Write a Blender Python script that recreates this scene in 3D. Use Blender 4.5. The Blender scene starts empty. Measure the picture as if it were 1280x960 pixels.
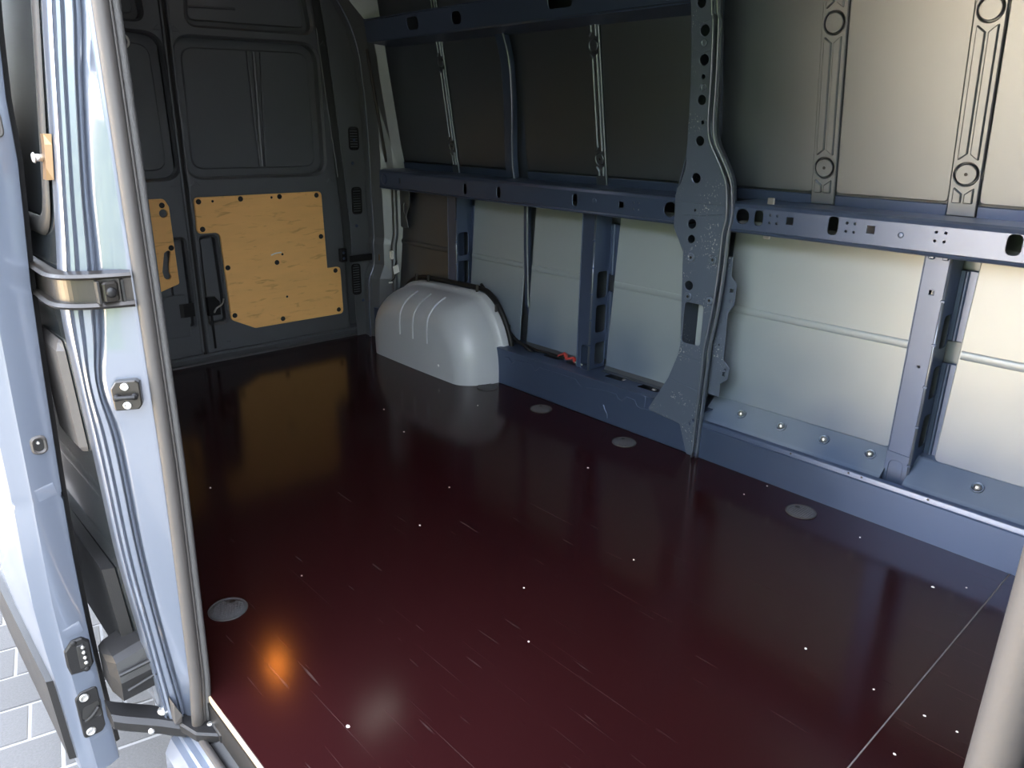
import bpy, math, random
from mathutils import Vector, Matrix
from mathutils.geometry import tessellate_polygon

# ---------------------------------------------------------------- scene, camera, light
scene = bpy.context.scene
COL = scene.collection
random.seed(7)

cam_data = bpy.data.cameras.new('camera')
cam_data.sensor_width = 36.0
cam_data.lens = 36.0 * 937.9 / 1280.0
cam_data.clip_start = 0.01
cam = bpy.data.objects.new('camera', cam_data)
COL.objects.link(cam)
RX = (0.73696504, -0.67577048, 0.01472367)      # image right
RD = (-0.21026791, -0.24990199, -0.94516475)    # image down
RF = (0.64239391, 0.69345746, -0.32626188)      # view direction
cam.matrix_world = Matrix(((RX[0], -RD[0], -RF[0], -0.40),
                           (RX[1], -RD[1], -RF[1], 0.00),
                           (RX[2], -RD[2], -RF[2], 1.12),
                           (0, 0, 0, 1)))
scene.camera = cam

world = bpy.data.worlds.new('sky')
scene.world = world
world.use_nodes = True
wn = world.node_tree.nodes
wl = world.node_tree.links
sky = wn.new('ShaderNodeTexSky')
sky.sky_type = 'NISHITA'
sky.sun_disc = False
sky.sun_elevation = math.radians(48)
sky.sun_rotation = math.radians(100)
sky.dust_density = 4.0
sky.ozone_density = 0.6
wn['Background'].inputs['Strength'].default_value = 1.1
haze = wn.new('ShaderNodeHueSaturation')      # thin high haze: the blue is washed out evenly all over the sky
haze.inputs['Saturation'].default_value = 0.46
wl.new(sky.outputs[0], haze.inputs['Color'])
wl.new(haze.outputs[0], wn['Background'].inputs['Color'])

sun_data = bpy.data.lights.new('sun', 'SUN')
sun_data.energy = 9.0
sun_data.angle = math.radians(0.6)
sun_data.color = (1.0, 0.93, 0.82)
sun = bpy.data.objects.new('sun', sun_data)
COL.objects.link(sun)
sun.rotation_euler = Vector((-0.70, 0.16, -0.75)).to_track_quat('-Z', 'Y').to_euler()

vs = scene.view_settings
vs.view_transform = 'Standard'
vs.look = 'None'
vs.exposure = 2.5
vs.gamma = 1.0
vs.use_curve_mapping = False


# ---------------------------------------------------------------- materials
def mat(name, base, rough=0.5, metal=0.0, coat=0.0, coat_rough=0.1, spec=0.5, var=0.12, scale=8.0,
        stretch=(1, 1, 1), bump=0.0, bump_scale=200.0, rvar=0.06):
    m = bpy.data.materials.new(name)
    m.use_nodes = True
    nt = m.node_tree
    p = nt.nodes['Principled BSDF']
    p.inputs['Metallic'].default_value = metal
    p.inputs['Specular IOR Level'].default_value = spec
    p.inputs['Coat Weight'].default_value = coat
    p.inputs['Coat Roughness'].default_value = coat_rough
    tc = nt.nodes.new('ShaderNodeTexCoord')
    mp = nt.nodes.new('ShaderNodeMapping')
    mp.inputs['Scale'].default_value = stretch
    nt.links.new(tc.outputs['Object'], mp.inputs['Vector'])
    nz = nt.nodes.new('ShaderNodeTexNoise')
    nz.inputs['Scale'].default_value = scale
    nz.inputs['Detail'].default_value = 5
    nt.links.new(mp.outputs[0], nz.inputs['Vector'])
    mx = nt.nodes.new('ShaderNodeMix')
    mx.data_type = 'RGBA'
    mx.inputs[6].default_value = tuple(c * (1 - var) for c in base) + (1,)
    mx.inputs[7].default_value = tuple(min(1, c * (1 + var)) for c in base) + (1,)
    nt.links.new(nz.outputs['Fac'], mx.inputs[0])
    nt.links.new(mx.outputs[2], p.inputs['Base Color'])
    mr = nt.nodes.new('ShaderNodeMapRange')
    mr.inputs['To Min'].default_value = max(0.02, rough - rvar)
    mr.inputs['To Max'].default_value = min(1, rough + rvar)
    nt.links.new(nz.outputs['Fac'], mr.inputs['Value'])
    nt.links.new(mr.outputs[0], p.inputs['Roughness'])
    if bump > 0:
        n2 = nt.nodes.new('ShaderNodeTexNoise')
        n2.inputs['Scale'].default_value = bump_scale
        nt.links.new(tc.outputs['Object'], n2.inputs['Vector'])
        b = nt.nodes.new('ShaderNodeBump')
        b.inputs['Strength'].default_value = bump
        b.inputs['Distance'].default_value = 0.002
        nt.links.new(n2.outputs['Fac'], b.inputs['Height'])
        nt.links.new(b.outputs[0], p.inputs['Normal'])
    return m


M = {}
M['paint'] = mat('blue_grey_paint', (0.078, 0.105, 0.178), 0.36, metal=0.6, coat=0.15, coat_rough=0.2, var=0.05, scale=3)
M['skin'] = mat('blue_grey_panel_paint', (0.195, 0.215, 0.245), 0.47, metal=0.97, var=0.03, scale=2, rvar=0.0)
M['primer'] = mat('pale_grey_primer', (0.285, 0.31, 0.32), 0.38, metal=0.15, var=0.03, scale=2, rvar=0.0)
M['gloss'] = mat('blue_exterior_paint', (0.105, 0.12, 0.152), 0.28, metal=0.4, coat=1.0, coat_rough=0.04, var=0.03, scale=3, rvar=0.0)
M['rear'] = mat('dark_rear_paint', (0.145, 0.152, 0.16), 0.42, metal=0.6, var=0.05)
M['black'] = mat('black_plastic', (0.0085, 0.008, 0.008), 0.5, spec=0.3, var=0.25, bump=0.15, bump_scale=400)
M['hole'] = mat('black_holes_and_rubber', (0.010, 0.009, 0.008), 0.6, var=0.2)  # black rubber; also the dark of small holes and gaps, put in as colour
M['rubber'] = mat('grey_rubber_seal', (0.042, 0.037, 0.034), 0.62, var=0.12, scale=14, stretch=(1, 1, .2), bump=0.1)
M['rubber2'] = mat('grey_textured_rubber', (0.048, 0.045, 0.043), 0.8, var=0.18, scale=40, bump=0.5, bump_scale=500)
M['arch'] = mat('grey_moulded_plastic', (0.40, 0.41, 0.425), 0.36, var=0.05, bump=0.08, bump_scale=600)
M['steel'] = mat('bright_zinc', (0.62, 0.60, 0.57), 0.3, metal=0.9, var=0.1)
M['brass'] = mat('yellow_zinc', (0.17, 0.105, 0.055), 0.4, metal=0.7, var=0.15, scale=60)
M['track'] = mat('brown_anodised_track', (0.022, 0.019, 0.016), 0.32, metal=0.3, var=0.15, scale=12)
M['disc'] = mat('grey_ribbed_plastic', (0.06, 0.058, 0.06), 0.5, var=0.25, scale=90, bump=0.8, bump_scale=260)
M['wood_edge'] = mat('pale_plywood_edge', (0.62, 0.44, 0.26), 0.6, var=0.2, scale=40, stretch=(1, .1, 1))
M['filler'] = mat('grey_joint_filler', (0.16, 0.14, 0.135), 0.6, var=0.3, scale=60)
M['white'] = mat('white_plastic', (0.75, 0.74, 0.70), 0.5, var=0.05)
M['chip'] = mat('white_chip', (0.78, 0.75, 0.70), 0.7, var=0.1, scale=300)
M['red'] = mat('red_tape', (0.42, 0.045, 0.035), 0.5, var=0.25, scale=60)
M['cream'] = mat('cream_render', (0.52, 0.44, 0.31), 0.9, var=0.04, scale=2)
M['tile'] = mat('roof_tile', (0.30, 0.13, 0.08), 0.8, var=0.2, scale=6)
M['body_shaded'] = mat('shaded_body_paint', (0.016, 0.018, 0.019), 0.2, coat=0.6, coat_rough=0.05, var=0.1)  # blue body paint darkened: shade of the door gap is in the colour
M['glass'] = mat('dark_window_glass', (0.05, 0.06, 0.07), 0.08, var=0.05)
M['leaf'] = mat('blocker_leaf', (0.035, 0.055, 0.014), 0.7, var=0.5, scale=3)
M['grout'] = mat('sand_joint', (0.17, 0.168, 0.165), 0.95, var=0.15, scale=60)


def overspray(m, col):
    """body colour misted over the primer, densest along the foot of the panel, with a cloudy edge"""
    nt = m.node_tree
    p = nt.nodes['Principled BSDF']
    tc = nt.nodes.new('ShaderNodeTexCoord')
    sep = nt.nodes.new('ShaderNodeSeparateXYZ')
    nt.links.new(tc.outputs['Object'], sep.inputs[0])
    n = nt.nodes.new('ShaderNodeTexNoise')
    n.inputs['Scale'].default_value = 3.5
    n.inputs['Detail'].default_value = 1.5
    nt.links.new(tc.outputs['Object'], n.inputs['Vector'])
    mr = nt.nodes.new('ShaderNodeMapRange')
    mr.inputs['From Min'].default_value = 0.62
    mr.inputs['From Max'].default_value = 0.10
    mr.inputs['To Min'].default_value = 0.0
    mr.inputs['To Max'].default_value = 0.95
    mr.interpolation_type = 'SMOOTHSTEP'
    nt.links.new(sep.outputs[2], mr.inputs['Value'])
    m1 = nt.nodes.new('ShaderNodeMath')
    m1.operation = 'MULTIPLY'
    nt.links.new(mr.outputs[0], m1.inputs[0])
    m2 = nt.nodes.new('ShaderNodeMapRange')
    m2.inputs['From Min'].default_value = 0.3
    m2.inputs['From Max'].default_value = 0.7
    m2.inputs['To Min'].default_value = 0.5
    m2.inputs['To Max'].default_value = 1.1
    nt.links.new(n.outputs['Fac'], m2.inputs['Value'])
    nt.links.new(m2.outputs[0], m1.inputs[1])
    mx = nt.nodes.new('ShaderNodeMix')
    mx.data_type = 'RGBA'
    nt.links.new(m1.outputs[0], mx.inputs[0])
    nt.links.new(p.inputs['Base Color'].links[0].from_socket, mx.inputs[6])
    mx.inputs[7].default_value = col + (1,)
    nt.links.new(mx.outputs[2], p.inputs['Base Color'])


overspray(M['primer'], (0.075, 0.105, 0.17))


def paver_mat(i, c):
    return mat('grey_concrete_paver', c, 0.9, var=0.4, scale=150, bump=0.6, bump_scale=320)


PAV = [paver_mat(0, (0.052, 0.051, 0.051)), paver_mat(1, (0.062, 0.061, 0.061)), paver_mat(2, (0.045, 0.044, 0.044))]


def ply_mat():
    m = mat('birch_plywood', (0.90, 0.50, 0.17), 0.55, var=0.10, scale=3.2, stretch=(1.2, 1, 7), rvar=0.05)
    nt = m.node_tree
    p = nt.nodes['Principled BSDF']
    tc = nt.nodes.new('ShaderNodeTexCoord')
    mp = nt.nodes.new('ShaderNodeMapping')
    mp.inputs['Scale'].default_value = (3, 1, 16)
    mp.inputs['Rotation'].default_value = (0, 0.06, 0)
    nt.links.new(tc.outputs['Object'], mp.inputs[0])
    n = nt.nodes.new('ShaderNodeTexNoise')
    n.inputs['Scale'].default_value = 3.0
    n.inputs['Detail'].default_value = 8
    n.inputs['Distortion'].default_value = 1.1
    nt.links.new(mp.outputs[0], n.inputs['Vector'])
    r = nt.nodes.new('ShaderNodeValToRGB')
    r.color_ramp.elements[0].position = 0.28
    r.color_ramp.elements[0].color = (0.55, 0.45, 0.34, 1)
    r.color_ramp.elements[1].position = 0.42
    r.color_ramp.elements[1].color = (1, 1, 1, 1)
    nt.links.new(n.outputs['Fac'], r.inputs[0])
    mul = nt.nodes.new('ShaderNodeMix')
    mul.data_type = 'RGBA'
    mul.blend_type = 'MULTIPLY'
    mul.inputs[0].default_value = 0.6
    src = p.inputs['Base Color'].links[0].from_socket
    nt.links.new(src, mul.inputs[6])
    nt.links.new(r.outputs[0], mul.inputs[7])
    nt.links.new(mul.outputs[2], p.inputs['Base Color'])
    return m


M['ply'] = ply_mat()


def worn(m):
    """chips and scuffs through the paint where cargo rubs the pillar"""
    nt = m.node_tree
    p = nt.nodes['Principled BSDF']
    tc = nt.nodes.new('ShaderNodeTexCoord')

    def noise(scale, lo, hi, detail=3):
        n = nt.nodes.new('ShaderNodeTexNoise')
        n.inputs['Scale'].default_value = scale
        n.inputs['Detail'].default_value = detail
        nt.links.new(tc.outputs['Object'], n.inputs['Vector'])
        r = nt.nodes.new('ShaderNodeMapRange')
        r.inputs['From Min'].default_value = lo
        r.inputs['From Max'].default_value = hi
        nt.links.new(n.outputs['Fac'], r.inputs['Value'])
        return r.outputs[0]
    a = noise(150, 0.60, 0.68)
    b = noise(9, 0.50, 0.66)
    mul = nt.nodes.new('ShaderNodeMath')
    mul.operation = 'MULTIPLY'
    nt.links.new(a, mul.inputs[0])
    nt.links.new(b, mul.inputs[1])
    mx = nt.nodes.new('ShaderNodeMix')
    mx.data_type = 'RGBA'
    nt.links.new(mul.outputs[0], mx.inputs[0])
    nt.links.new(p.inputs['Base Color'].links[0].from_socket, mx.inputs[6])
    mx.inputs[7].default_value = (0.55, 0.55, 0.54, 1)
    nt.links.new(mx.outputs[2], p.inputs['Base Color'])
    return m


M['pillar'] = worn(mat('scuffed_pillar_paint', (0.125, 0.150, 0.205), 0.38, metal=0.5, coat=0.15, coat_rough=0.2, var=0.05, scale=3))


def floor_mat():
    """dark red-brown film-faced plywood, fine scuffs along the van"""
    m = mat('film_faced_floor', (0.0165, 0.0036, 0.0040), 0.14, spec=0.24, var=0.18, scale=2.5, rvar=0.015)
    nt = m.node_tree
    p = nt.nodes['Principled BSDF']
    tc = nt.nodes.new('ShaderNodeTexCoord')
    base = p.inputs['Base Color'].links[0].from_socket

    def streak(scale, noise_scale, lo, hi):
        mp = nt.nodes.new('ShaderNodeMapping')
        mp.inputs['Scale'].default_value = scale
        nt.links.new(tc.outputs['Object'], mp.inputs[0])
        n = nt.nodes.new('ShaderNodeTexNoise')
        n.inputs['Scale'].default_value = noise_scale
        n.inputs['Detail'].default_value = 2
        nt.links.new(mp.outputs[0], n.inputs['Vector'])
        r = nt.nodes.new('ShaderNodeMapRange')
        r.inputs['From Min'].default_value = lo
        r.inputs['From Max'].default_value = hi
        nt.links.new(n.outputs['Fac'], r.inputs['Value'])
        return r.outputs[0]
    a = streak((90, 5, 1), 1.0, 0.69, 0.78)
    b = streak((220, 1.6, 1), 1.0, 0.685, 0.78)
    c = streak((420, 420, 1), 1.0, 0.76, 0.82)
    add = nt.nodes.new('ShaderNodeMath')
    add.operation = 'MAXIMUM'
    nt.links.new(a, add.inputs[0])
    nt.links.new(b, add.inputs[1])
    add2 = nt.nodes.new('ShaderNodeMath')
    add2.operation = 'MAXIMUM'
    nt.links.new(add.outputs[0], add2.inputs[0])
    nt.links.new(c, add2.inputs[1])
    mx = nt.nodes.new('ShaderNodeMix')
    mx.data_type = 'RGBA'
    sc = nt.nodes.new('ShaderNodeMath')
    sc.operation = 'MULTIPLY'
    sc.inputs[1].default_value = 0.12
    nt.links.new(add2.outputs[0], sc.inputs[0])
    nt.links.new(sc.outputs[0], mx.inputs[0])
    nt.links.new(base, mx.inputs[6])
    mx.inputs[7].default_value = (0.26, 0.23, 0.21, 1)
    nt.links.new(mx.outputs[2], p.inputs['Base Color'])
    # faint wire-mesh relief of the film
    n2 = nt.nodes.new('ShaderNodeTexNoise')
    n2.inputs['Scale'].default_value = 260
    nt.links.new(tc.outputs['Object'], n2.inputs['Vector'])
    bp = nt.nodes.new('ShaderNodeBump')
    bp.inputs['Strength'].default_value = 0.06
    bp.inputs['Distance'].default_value = 0.001
    nt.links.new(n2.outputs['Fac'], bp.inputs['Height'])
    nt.links.new(bp.outputs[0], p.inputs['Normal'])
    return m


M['floor'] = floor_mat()


def lamp_mat(name, col, strength):
    m = bpy.data.materials.new(name)
    m.use_nodes = True
    p = m.node_tree.nodes['Principled BSDF']
    p.inputs['Base Color'].default_value = (0.8, 0.8, 0.8, 1)
    p.inputs['Emission Color'].default_value = col + (1,)
    p.inputs['Emission Strength'].default_value = strength
    return m


M['lamp_warm'] = lamp_mat('amber_lamp_lens', (1.0, 0.27, 0.03), 110.0)
M['lamp_white'] = lamp_mat('white_lamp_lens', (1.0, 0.93, 0.85), 3.5)


# ---------------------------------------------------------------- builders
def tag(o, label=None, cat=None, group=None, kind=None):
    if label:
        o['label'] = label
    if cat:
        o['category'] = cat
    if group:
        o['group'] = group
    if kind:
        o['kind'] = kind
    return o


def empty(name, loc=(0, 0, 0)):
    o = bpy.data.objects.new(name, None)
    o.location = loc
    COL.objects.link(o)
    return o


def obj(name, verts, faces, m, parent=None, smooth=False):
    """verts in world coordinates; a child is placed relative to its (unrotated) parent chain"""
    me = bpy.data.meshes.new(name)
    off = Vector((0, 0, 0))
    p = parent
    while p is not None:
        off += Vector(p.location)
        p = p.parent
    me.from_pydata([tuple(Vector(v) - off) for v in verts], [], faces)
    me.materials.append(M[m] if isinstance(m, str) else m)
    if smooth:
        me.polygons.foreach_set('use_smooth', [True] * len(me.polygons))
        if smooth == 'angle':
            me.set_sharp_from_angle(angle=0.5)
    me.update()
    o = bpy.data.objects.new(name, me)
    COL.objects.link(o)
    if parent is not None:
        o.parent = parent
    return o


def area2(pts):
    return sum(pts[i][0] * pts[(i + 1) % len(pts)][1] - pts[(i + 1) % len(pts)][0] * pts[i][1] for i in range(len(pts))) / 2


def offset(pts, d):
    n = len(pts)
    out = []
    for i in range(n):
        p, q, r = Vector(pts[i - 1]), Vector(pts[i]), Vector(pts[(i + 1) % n])
        e1, e2 = (q - p), (r - q)
        if e1.length < 1e-9 or e2.length < 1e-9:
            out.append(tuple(q))
            continue
        e1.normalize(); e2.normalize()
        n1, n2 = Vector((-e1.y, e1.x)), Vector((-e2.y, e2.x))
        b = n1 + n2
        k = b.length_squared
        if k < 0.2:
            out.append(tuple(q + n1 * d))
        else:
            out.append(tuple(q + b * (2 * d / k)))
    return out


def plate_data(outer, holes, O, U, V, t, ch=0.0012, back=True):
    """flat sheet with real holes and chamfered edges; front faces U x V"""
    O, U, V = Vector(O), Vector(U), Vector(V)
    N = U.cross(V).normalized()
    loops = [list(outer) if area2(outer) > 0 else list(outer)[::-1]]
    for h in holes:
        loops.append(list(h) if area2(h) < 0 else list(h)[::-1])
    verts, faces = [], []
    fl = [offset(l, ch) for l in loops]

    def w(p, d):
        return O + U * p[0] + V * p[1] - N * d
    starts = []
    for l, f in zip(loops, fl):
        n = len(l)
        s = len(verts)
        starts.append((s, n))
        verts += [w(p, 0) for p in f] + [w(p, min(ch, t * .5)) for p in l] + [w(p, t) for p in l]
        for i in range(n):
            j = (i + 1) % n
            faces.append((s + j, s + i, s + n + i, s + n + j)[::-1] if False else (s + i, s + n + i, s + n + j, s + j))
            faces.append((s + n + i, s + 2 * n + i, s + 2 * n + j, s + n + j))
    flat = [p for f in fl for p in f]
    idx = []
    for (s, n) in starts:
        idx += [s + i for i in range(n)]
    tri = tessellate_polygon([[Vector((p[0], p[1], 0)) for p in f] for f in fl])
    for a, b, c in tri:
        pa, pb, pc = flat[a], flat[b], flat[c]
        cr = (pb[0] - pa[0]) * (pc[1] - pa[1]) - (pb[1] - pa[1]) * (pc[0] - pa[0])
        if abs(cr) < 1e-12:
            continue
        if cr < 0:
            b, c = c, b
        faces.append((idx[a], idx[b], idx[c]))
        if back:
            na = {}
            faces.append(tuple(back_index(starts, k) for k in (a, c, b)))
    return verts, faces


def back_index(starts, k):
    c = 0
    for s, n in starts:
        if k < c + n:
            return s + 2 * n + (k - c)
        c += n


def plate(name, outer, holes, O, U, V, t, m, parent=None, ch=0.0012):
    v, f = plate_data(outer, holes, O, U, V, t, ch)
    return obj(name, v, f, m, parent)


def fillet(pts, r, seg=4):
    """round the corners; r one number or one per corner"""
    n = len(pts)
    rs = r if isinstance(r, (list, tuple)) else [r] * n
    out = []
    for i in range(n):
        p, q, s = Vector(pts[i - 1]), Vector(pts[i]), Vector(pts[(i + 1) % n])
        a, b = (p - q), (s - q)
        la, lb = a.length, b.length
        a.normalize(); b.normalize()
        cosv = max(-1, min(1, a.dot(b)))
        half = math.acos(cosv) / 2
        if rs[i] <= 0 or half > 1.5:
            out.append(tuple(q))
            continue
        d = min(rs[i] / math.tan(half), la * .48, lb * .48)
        p0, p1 = q + a * d, q + b * d
        for k in range(seg + 1):
            t = k / seg
            out.append(tuple((p0 * (1 - t) + q * t) * (1 - t) + (q * (1 - t) + p1 * t) * t))
    return out


def circle(cx, cy, r, n=14, ry=None):
    ry = ry or r
    return [(cx + r * math.cos(2 * math.pi * i / n), cy + ry * math.sin(2 * math.pi * i / n)) for i in range(n)]


def rect(x0, y0, x1, y1, r=0.0, seg=4):
    p = [(x0, y0), (x1, y0), (x1, y1), (x0, y1)]
    return fillet(p, r, seg) if r > 0 else p


def slot(cx, cy, w, h, seg=5):
    return rect(cx - w / 2, cy - h / 2, cx + w / 2, cy + h / 2, min(w, h) / 2 * .98, seg)


def sweep(name, path, prof, up, m, parent=None, closed_prof=True, smooth=True, caps=True, closed_path=False):
    """profile (side, up) carried along a polyline; up is the surface normal (fixed or per point)"""
    P = [Vector(p) for p in path]
    n = len(P)
    ups = [Vector(u) for u in up] if isinstance(up[0], (tuple, list, Vector)) else [Vector(up)] * n
    verts, faces = [], []
    k = len(prof)
    for i in range(n):
        if closed_path:
            t = (P[(i + 1) % n] - P[i - 1])
        else:
            t = P[min(i + 1, n - 1)] - P[max(i - 1, 0)]
        t.normalize()
        u = ups[i] - t * ups[i].dot(t)
        u.normalize()
        s = t.cross(u)
        for a, b in prof:
            verts.append(P[i] + s * a + u * b)
    rng = n if closed_path else n - 1
    for i in range(rng):
        j = (i + 1) % n
        for q in range(k if closed_prof else k - 1):
            r = (q + 1) % k
            faces.append((i * k + q, i * k + r, j * k + r, j * k + q))
    if closed_prof and caps and not closed_path:
        faces.append(tuple(range(k))[::-1])
        faces.append(tuple((n - 1) * k + q for q in range(k)))
    return obj(name, verts, faces, m, parent, smooth)


def half_round(w, h, seg=6):
    return [(w / 2 * math.cos(math.pi * i / seg), h * math.sin(math.pi * i / seg)) for i in range(seg + 1)]


def ring_prof(r, n=8, ry=None):
    return [(r * math.cos(2 * math.pi * i / n), (ry or r) * math.sin(2 * math.pi * i / n)) for i in range(n)]


def tube(name, path, r, m, parent=None, n=8):
    return sweep(name, smooth_path(path), ring_prof(r, n), (0.13, 0.21, 1.0), m, parent)


def smooth_path(pts, sub=5):
    P = [Vector(p) for p in pts]
    if len(P) < 3:
        return P
    out = []
    for i in range(len(P) - 1):
        p0, p1, p2, p3 = P[max(i - 1, 0)], P[i], P[i + 1], P[min(i + 2, len(P) - 1)]
        for k in range(sub):
            t = k / sub
            out.append(0.5 * ((2 * p1) + (p2 - p0) * t + (2 * p0 - 5 * p1 + 4 * p2 - p3) * t * t + (3 * p1 - p0 - 3 * p2 + p3) * t ** 3))
    out.append(P[-1])
    return out


def loft(name, rings, m, parent=None, smooth=False, closed=True, caps=True):
    k = len(rings[0])
    verts = [v for r in rings for v in r]
    faces = []
    for i in range(len(rings) - 1):
        for q in range(k if closed else k - 1):
            r = (q + 1) % k
            faces.append((i * k + q, i * k + r, (i + 1) * k + r, (i + 1) * k + q))
    if closed and caps:
        faces.append(tuple(range(k))[::-1])
        faces.append(tuple((len(rings) - 1) * k + q for q in range(k)))
    return obj(name, verts, faces, m, parent, smooth)


def box(name, x0, x1, y0, y1, z0, z1, m, parent=None, ch=0.003):
    """box with chamfered top and bottom rims"""
    c = min(ch, (x1 - x0) * .3, (y1 - y0) * .3, (z1 - z0) * .3)

    def ring(z, i):
        return [(x0 + i + c, y0 + i, z), (x1 - i - c, y0 + i, z), (x1 - i, y0 + i + c, z), (x1 - i, y1 - i - c, z),
                (x1 - i - c, y1 - i, z), (x0 + i + c, y1 - i, z), (x0 + i, y1 - i - c, z), (x0 + i, y0 + i + c, z)]
    return loft(name, [ring(z0, c), ring(z0 + c, 0), ring(z1 - c, 0), ring(z1, c)], m, parent)


def dome(name, centre, normal, r, h, m, parent=None, n=14, rim=None, smooth=True):
    """button with a dished rim, lying on a surface"""
    N = Vector(normal).normalized()
    A = N.orthogonal().normalized()
    B = N.cross(A)
    Cc = Vector(centre)
    prof = rim or [(1.0, 0.0), (0.92, 0.45), (0.70, 0.85), (0.35, 1.0)]
    rings = [[Cc + (A * math.cos(2 * math.pi * i / n) + B * math.sin(2 * math.pi * i / n)) * (r * a) + N * (h * b)
              for i in range(n)] for a, b in prof]
    return loft(name, rings, m, parent, smooth=smooth)


def fw(name, pts, holes, x, m, parent, t=0.003, tilt=0.0, ch=0.0012, z0=0.9):
    """sheet on the far side wall given in (Y, Z); faces the doorway; X = x - tilt*(Z - z0)"""
    f = lambda l: [(-a, b - z0) for a, b in l]
    return plate(name, f(pts), [f(h) for h in holes], (x, 0, z0), (0, -1, 0), (-tilt, 0, 1), t, m, parent, ch)


def rw(name, pts, holes, y, m, parent, t=0.003, ch=0.0012):
    """sheet on the rear doors given in (X, Z); faces forward"""
    return plate(name, pts, holes, (0, y, 0), (1, 0, 0), (0, 0, 1), t, m, parent, ch)


def hz(name, pts, holes, z, m, parent, t=0.003, ch=0.0012):
    """horizontal sheet given in (X, Y), facing up"""
    return plate(name, pts, holes, (0, 0, z), (1, 0, 0), (0, 1, 0), t, m, parent, ch)


SK = 1.94                       # outer skin of the far side wall
LT = 0.07                       # the lower skin runs in towards its foot
UT = 0.167                      # inward lean of the upper wall


def ux(z, o=0.0):
    return SK - o - UT * (z - 0.9)


def up_pt(y, z, o=0.0):
    return (ux(z, o), y, z)


UN = (-1, 0, -UT)

# ================================================================ the setting: floor
floor = obj('floor', [(0.004, -0.28, -0.03), (1.95, -0.28, -0.03), (1.95, 3.72, -0.03), (0.004, 3.72, -0.03),
                      (0.004, -0.28, -0.0125), (1.95, -0.28, -0.0125), (1.95, 3.72, -0.0125), (0.004, 3.72, -0.0125)],
            [(0, 3, 2, 1), (4, 5, 6, 7), (0, 1, 5, 4), (1, 2, 6, 5), (2, 3, 7, 6), (3, 0, 4, 7)], 'black')
tag(floor, 'dark red-brown film-faced plywood load floor with scuffs', 'floor', kind='structure')
hz('floor_panel', [(0.0, 0.3685), (1.773, 0.3685), (1.773, 3.56), (0.0, 3.56)], [], 0.0, 'floor', floor, 0.012, 0.0008)
hz('floor_panel', [(0.0, -0.27), (1.773, -0.27), (1.773, 0.3655), (0.0, 0.3655)], [], 0.0, 'floor', floor, 0.012, 0.0008)
hz('joint_strip', [(0.0, 0.3656), (1.773, 0.3656), (1.773, 0.3684), (0.0, 0.3684)], [], -0.0003, 'filler', floor, 0.010, 0.0003)
o = hz('edge_strip', [(-0.0045, 0.06), (-0.0003, 0.06), (-0.0003, 1.335), (-0.0045, 1.335)], [], 0.0, 'wood_edge', floor, 0.012, 0.0005)
tag(o, 'pale bare plywood edge along the door opening')

# threshold under the rear doors
trim = loft('trim_3', [[(x, 3.555, 0.0), (x, 3.56, 0.007), (x, 3.578, 0.009), (x, 3.60, 0.022), (x, 3.60, 0.034), (x, 3.72, 0.034), (x, 3.72, -0.02), (x, 3.555, -0.02)]
                       for x in (0.0, 1.80)], 'rear')
tag(trim, 'dark metal threshold strip along the foot of the rear doors', 'threshold', kind='structure')

# ================================================================ far side wall
wall = loft('wall_right', [[(1.955, y, -0.05), (1.955, y, 0.9), (ux(1.95, -0.015), y, 1.95), (ux(1.95, -0.04), y, 1.95), (1.98, y, 0.9), (1.98, y, -0.05)]
                           for y in (3.74, -0.28)], 'skin')
tag(wall, 'blue-grey metal side wall of the van with ribs, rail and centre pillar', 'wall', kind='structure')

# --- skins of the lower bays, each with its horizontal swage
bays = [(3.40, 2.89), (2.80, 2.43), (2.385, 2.03), (1.91, 1.42), (1.40, 0.765), (0.64, 0.20), (0.19, -0.27)]
for i, (a, b) in enumerate(bays):
    zb = 0.17 if i < 4 else 0.2
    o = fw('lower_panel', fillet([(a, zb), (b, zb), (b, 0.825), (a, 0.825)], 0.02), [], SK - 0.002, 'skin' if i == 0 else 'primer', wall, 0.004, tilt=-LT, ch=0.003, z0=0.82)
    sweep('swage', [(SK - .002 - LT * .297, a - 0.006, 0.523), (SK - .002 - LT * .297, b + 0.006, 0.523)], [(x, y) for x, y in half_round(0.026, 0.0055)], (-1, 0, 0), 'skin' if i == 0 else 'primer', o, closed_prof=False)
    if i < 4:
        sweep('bottom_flange', [(SK - .058, a, 0.165), (SK - .058, b, 0.165)], [(-.012, 0), (0.012, 0), (0.012, .003), (-.004, .006), (-.012, .022)], (0, 0, 1), 'skin', o, smooth=False)

# --- skins of the upper bays
ub = [(3.42, 2.962), (2.910, 2.515), (2.440, 2.042), (1.986, 1.147), (1.072, 0.752), (0.676, 0.30), (0.28, -0.27)]
for a, b in ub:
    o = fw('upper_panel', fillet([(a, 0.935), (b, 0.935), (b, 1.86), (a, 1.86)], 0.015), [], SK, 'skin', wall, 0.004, tilt=UT, ch=0.003)
    fw('bottom_flange', [(a, 0.897), (b, 0.897), (b, 0.930), (a, 0.930)], [], SK - 0.004, 'paint', o, 0.004, tilt=UT, ch=0.002)


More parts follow.
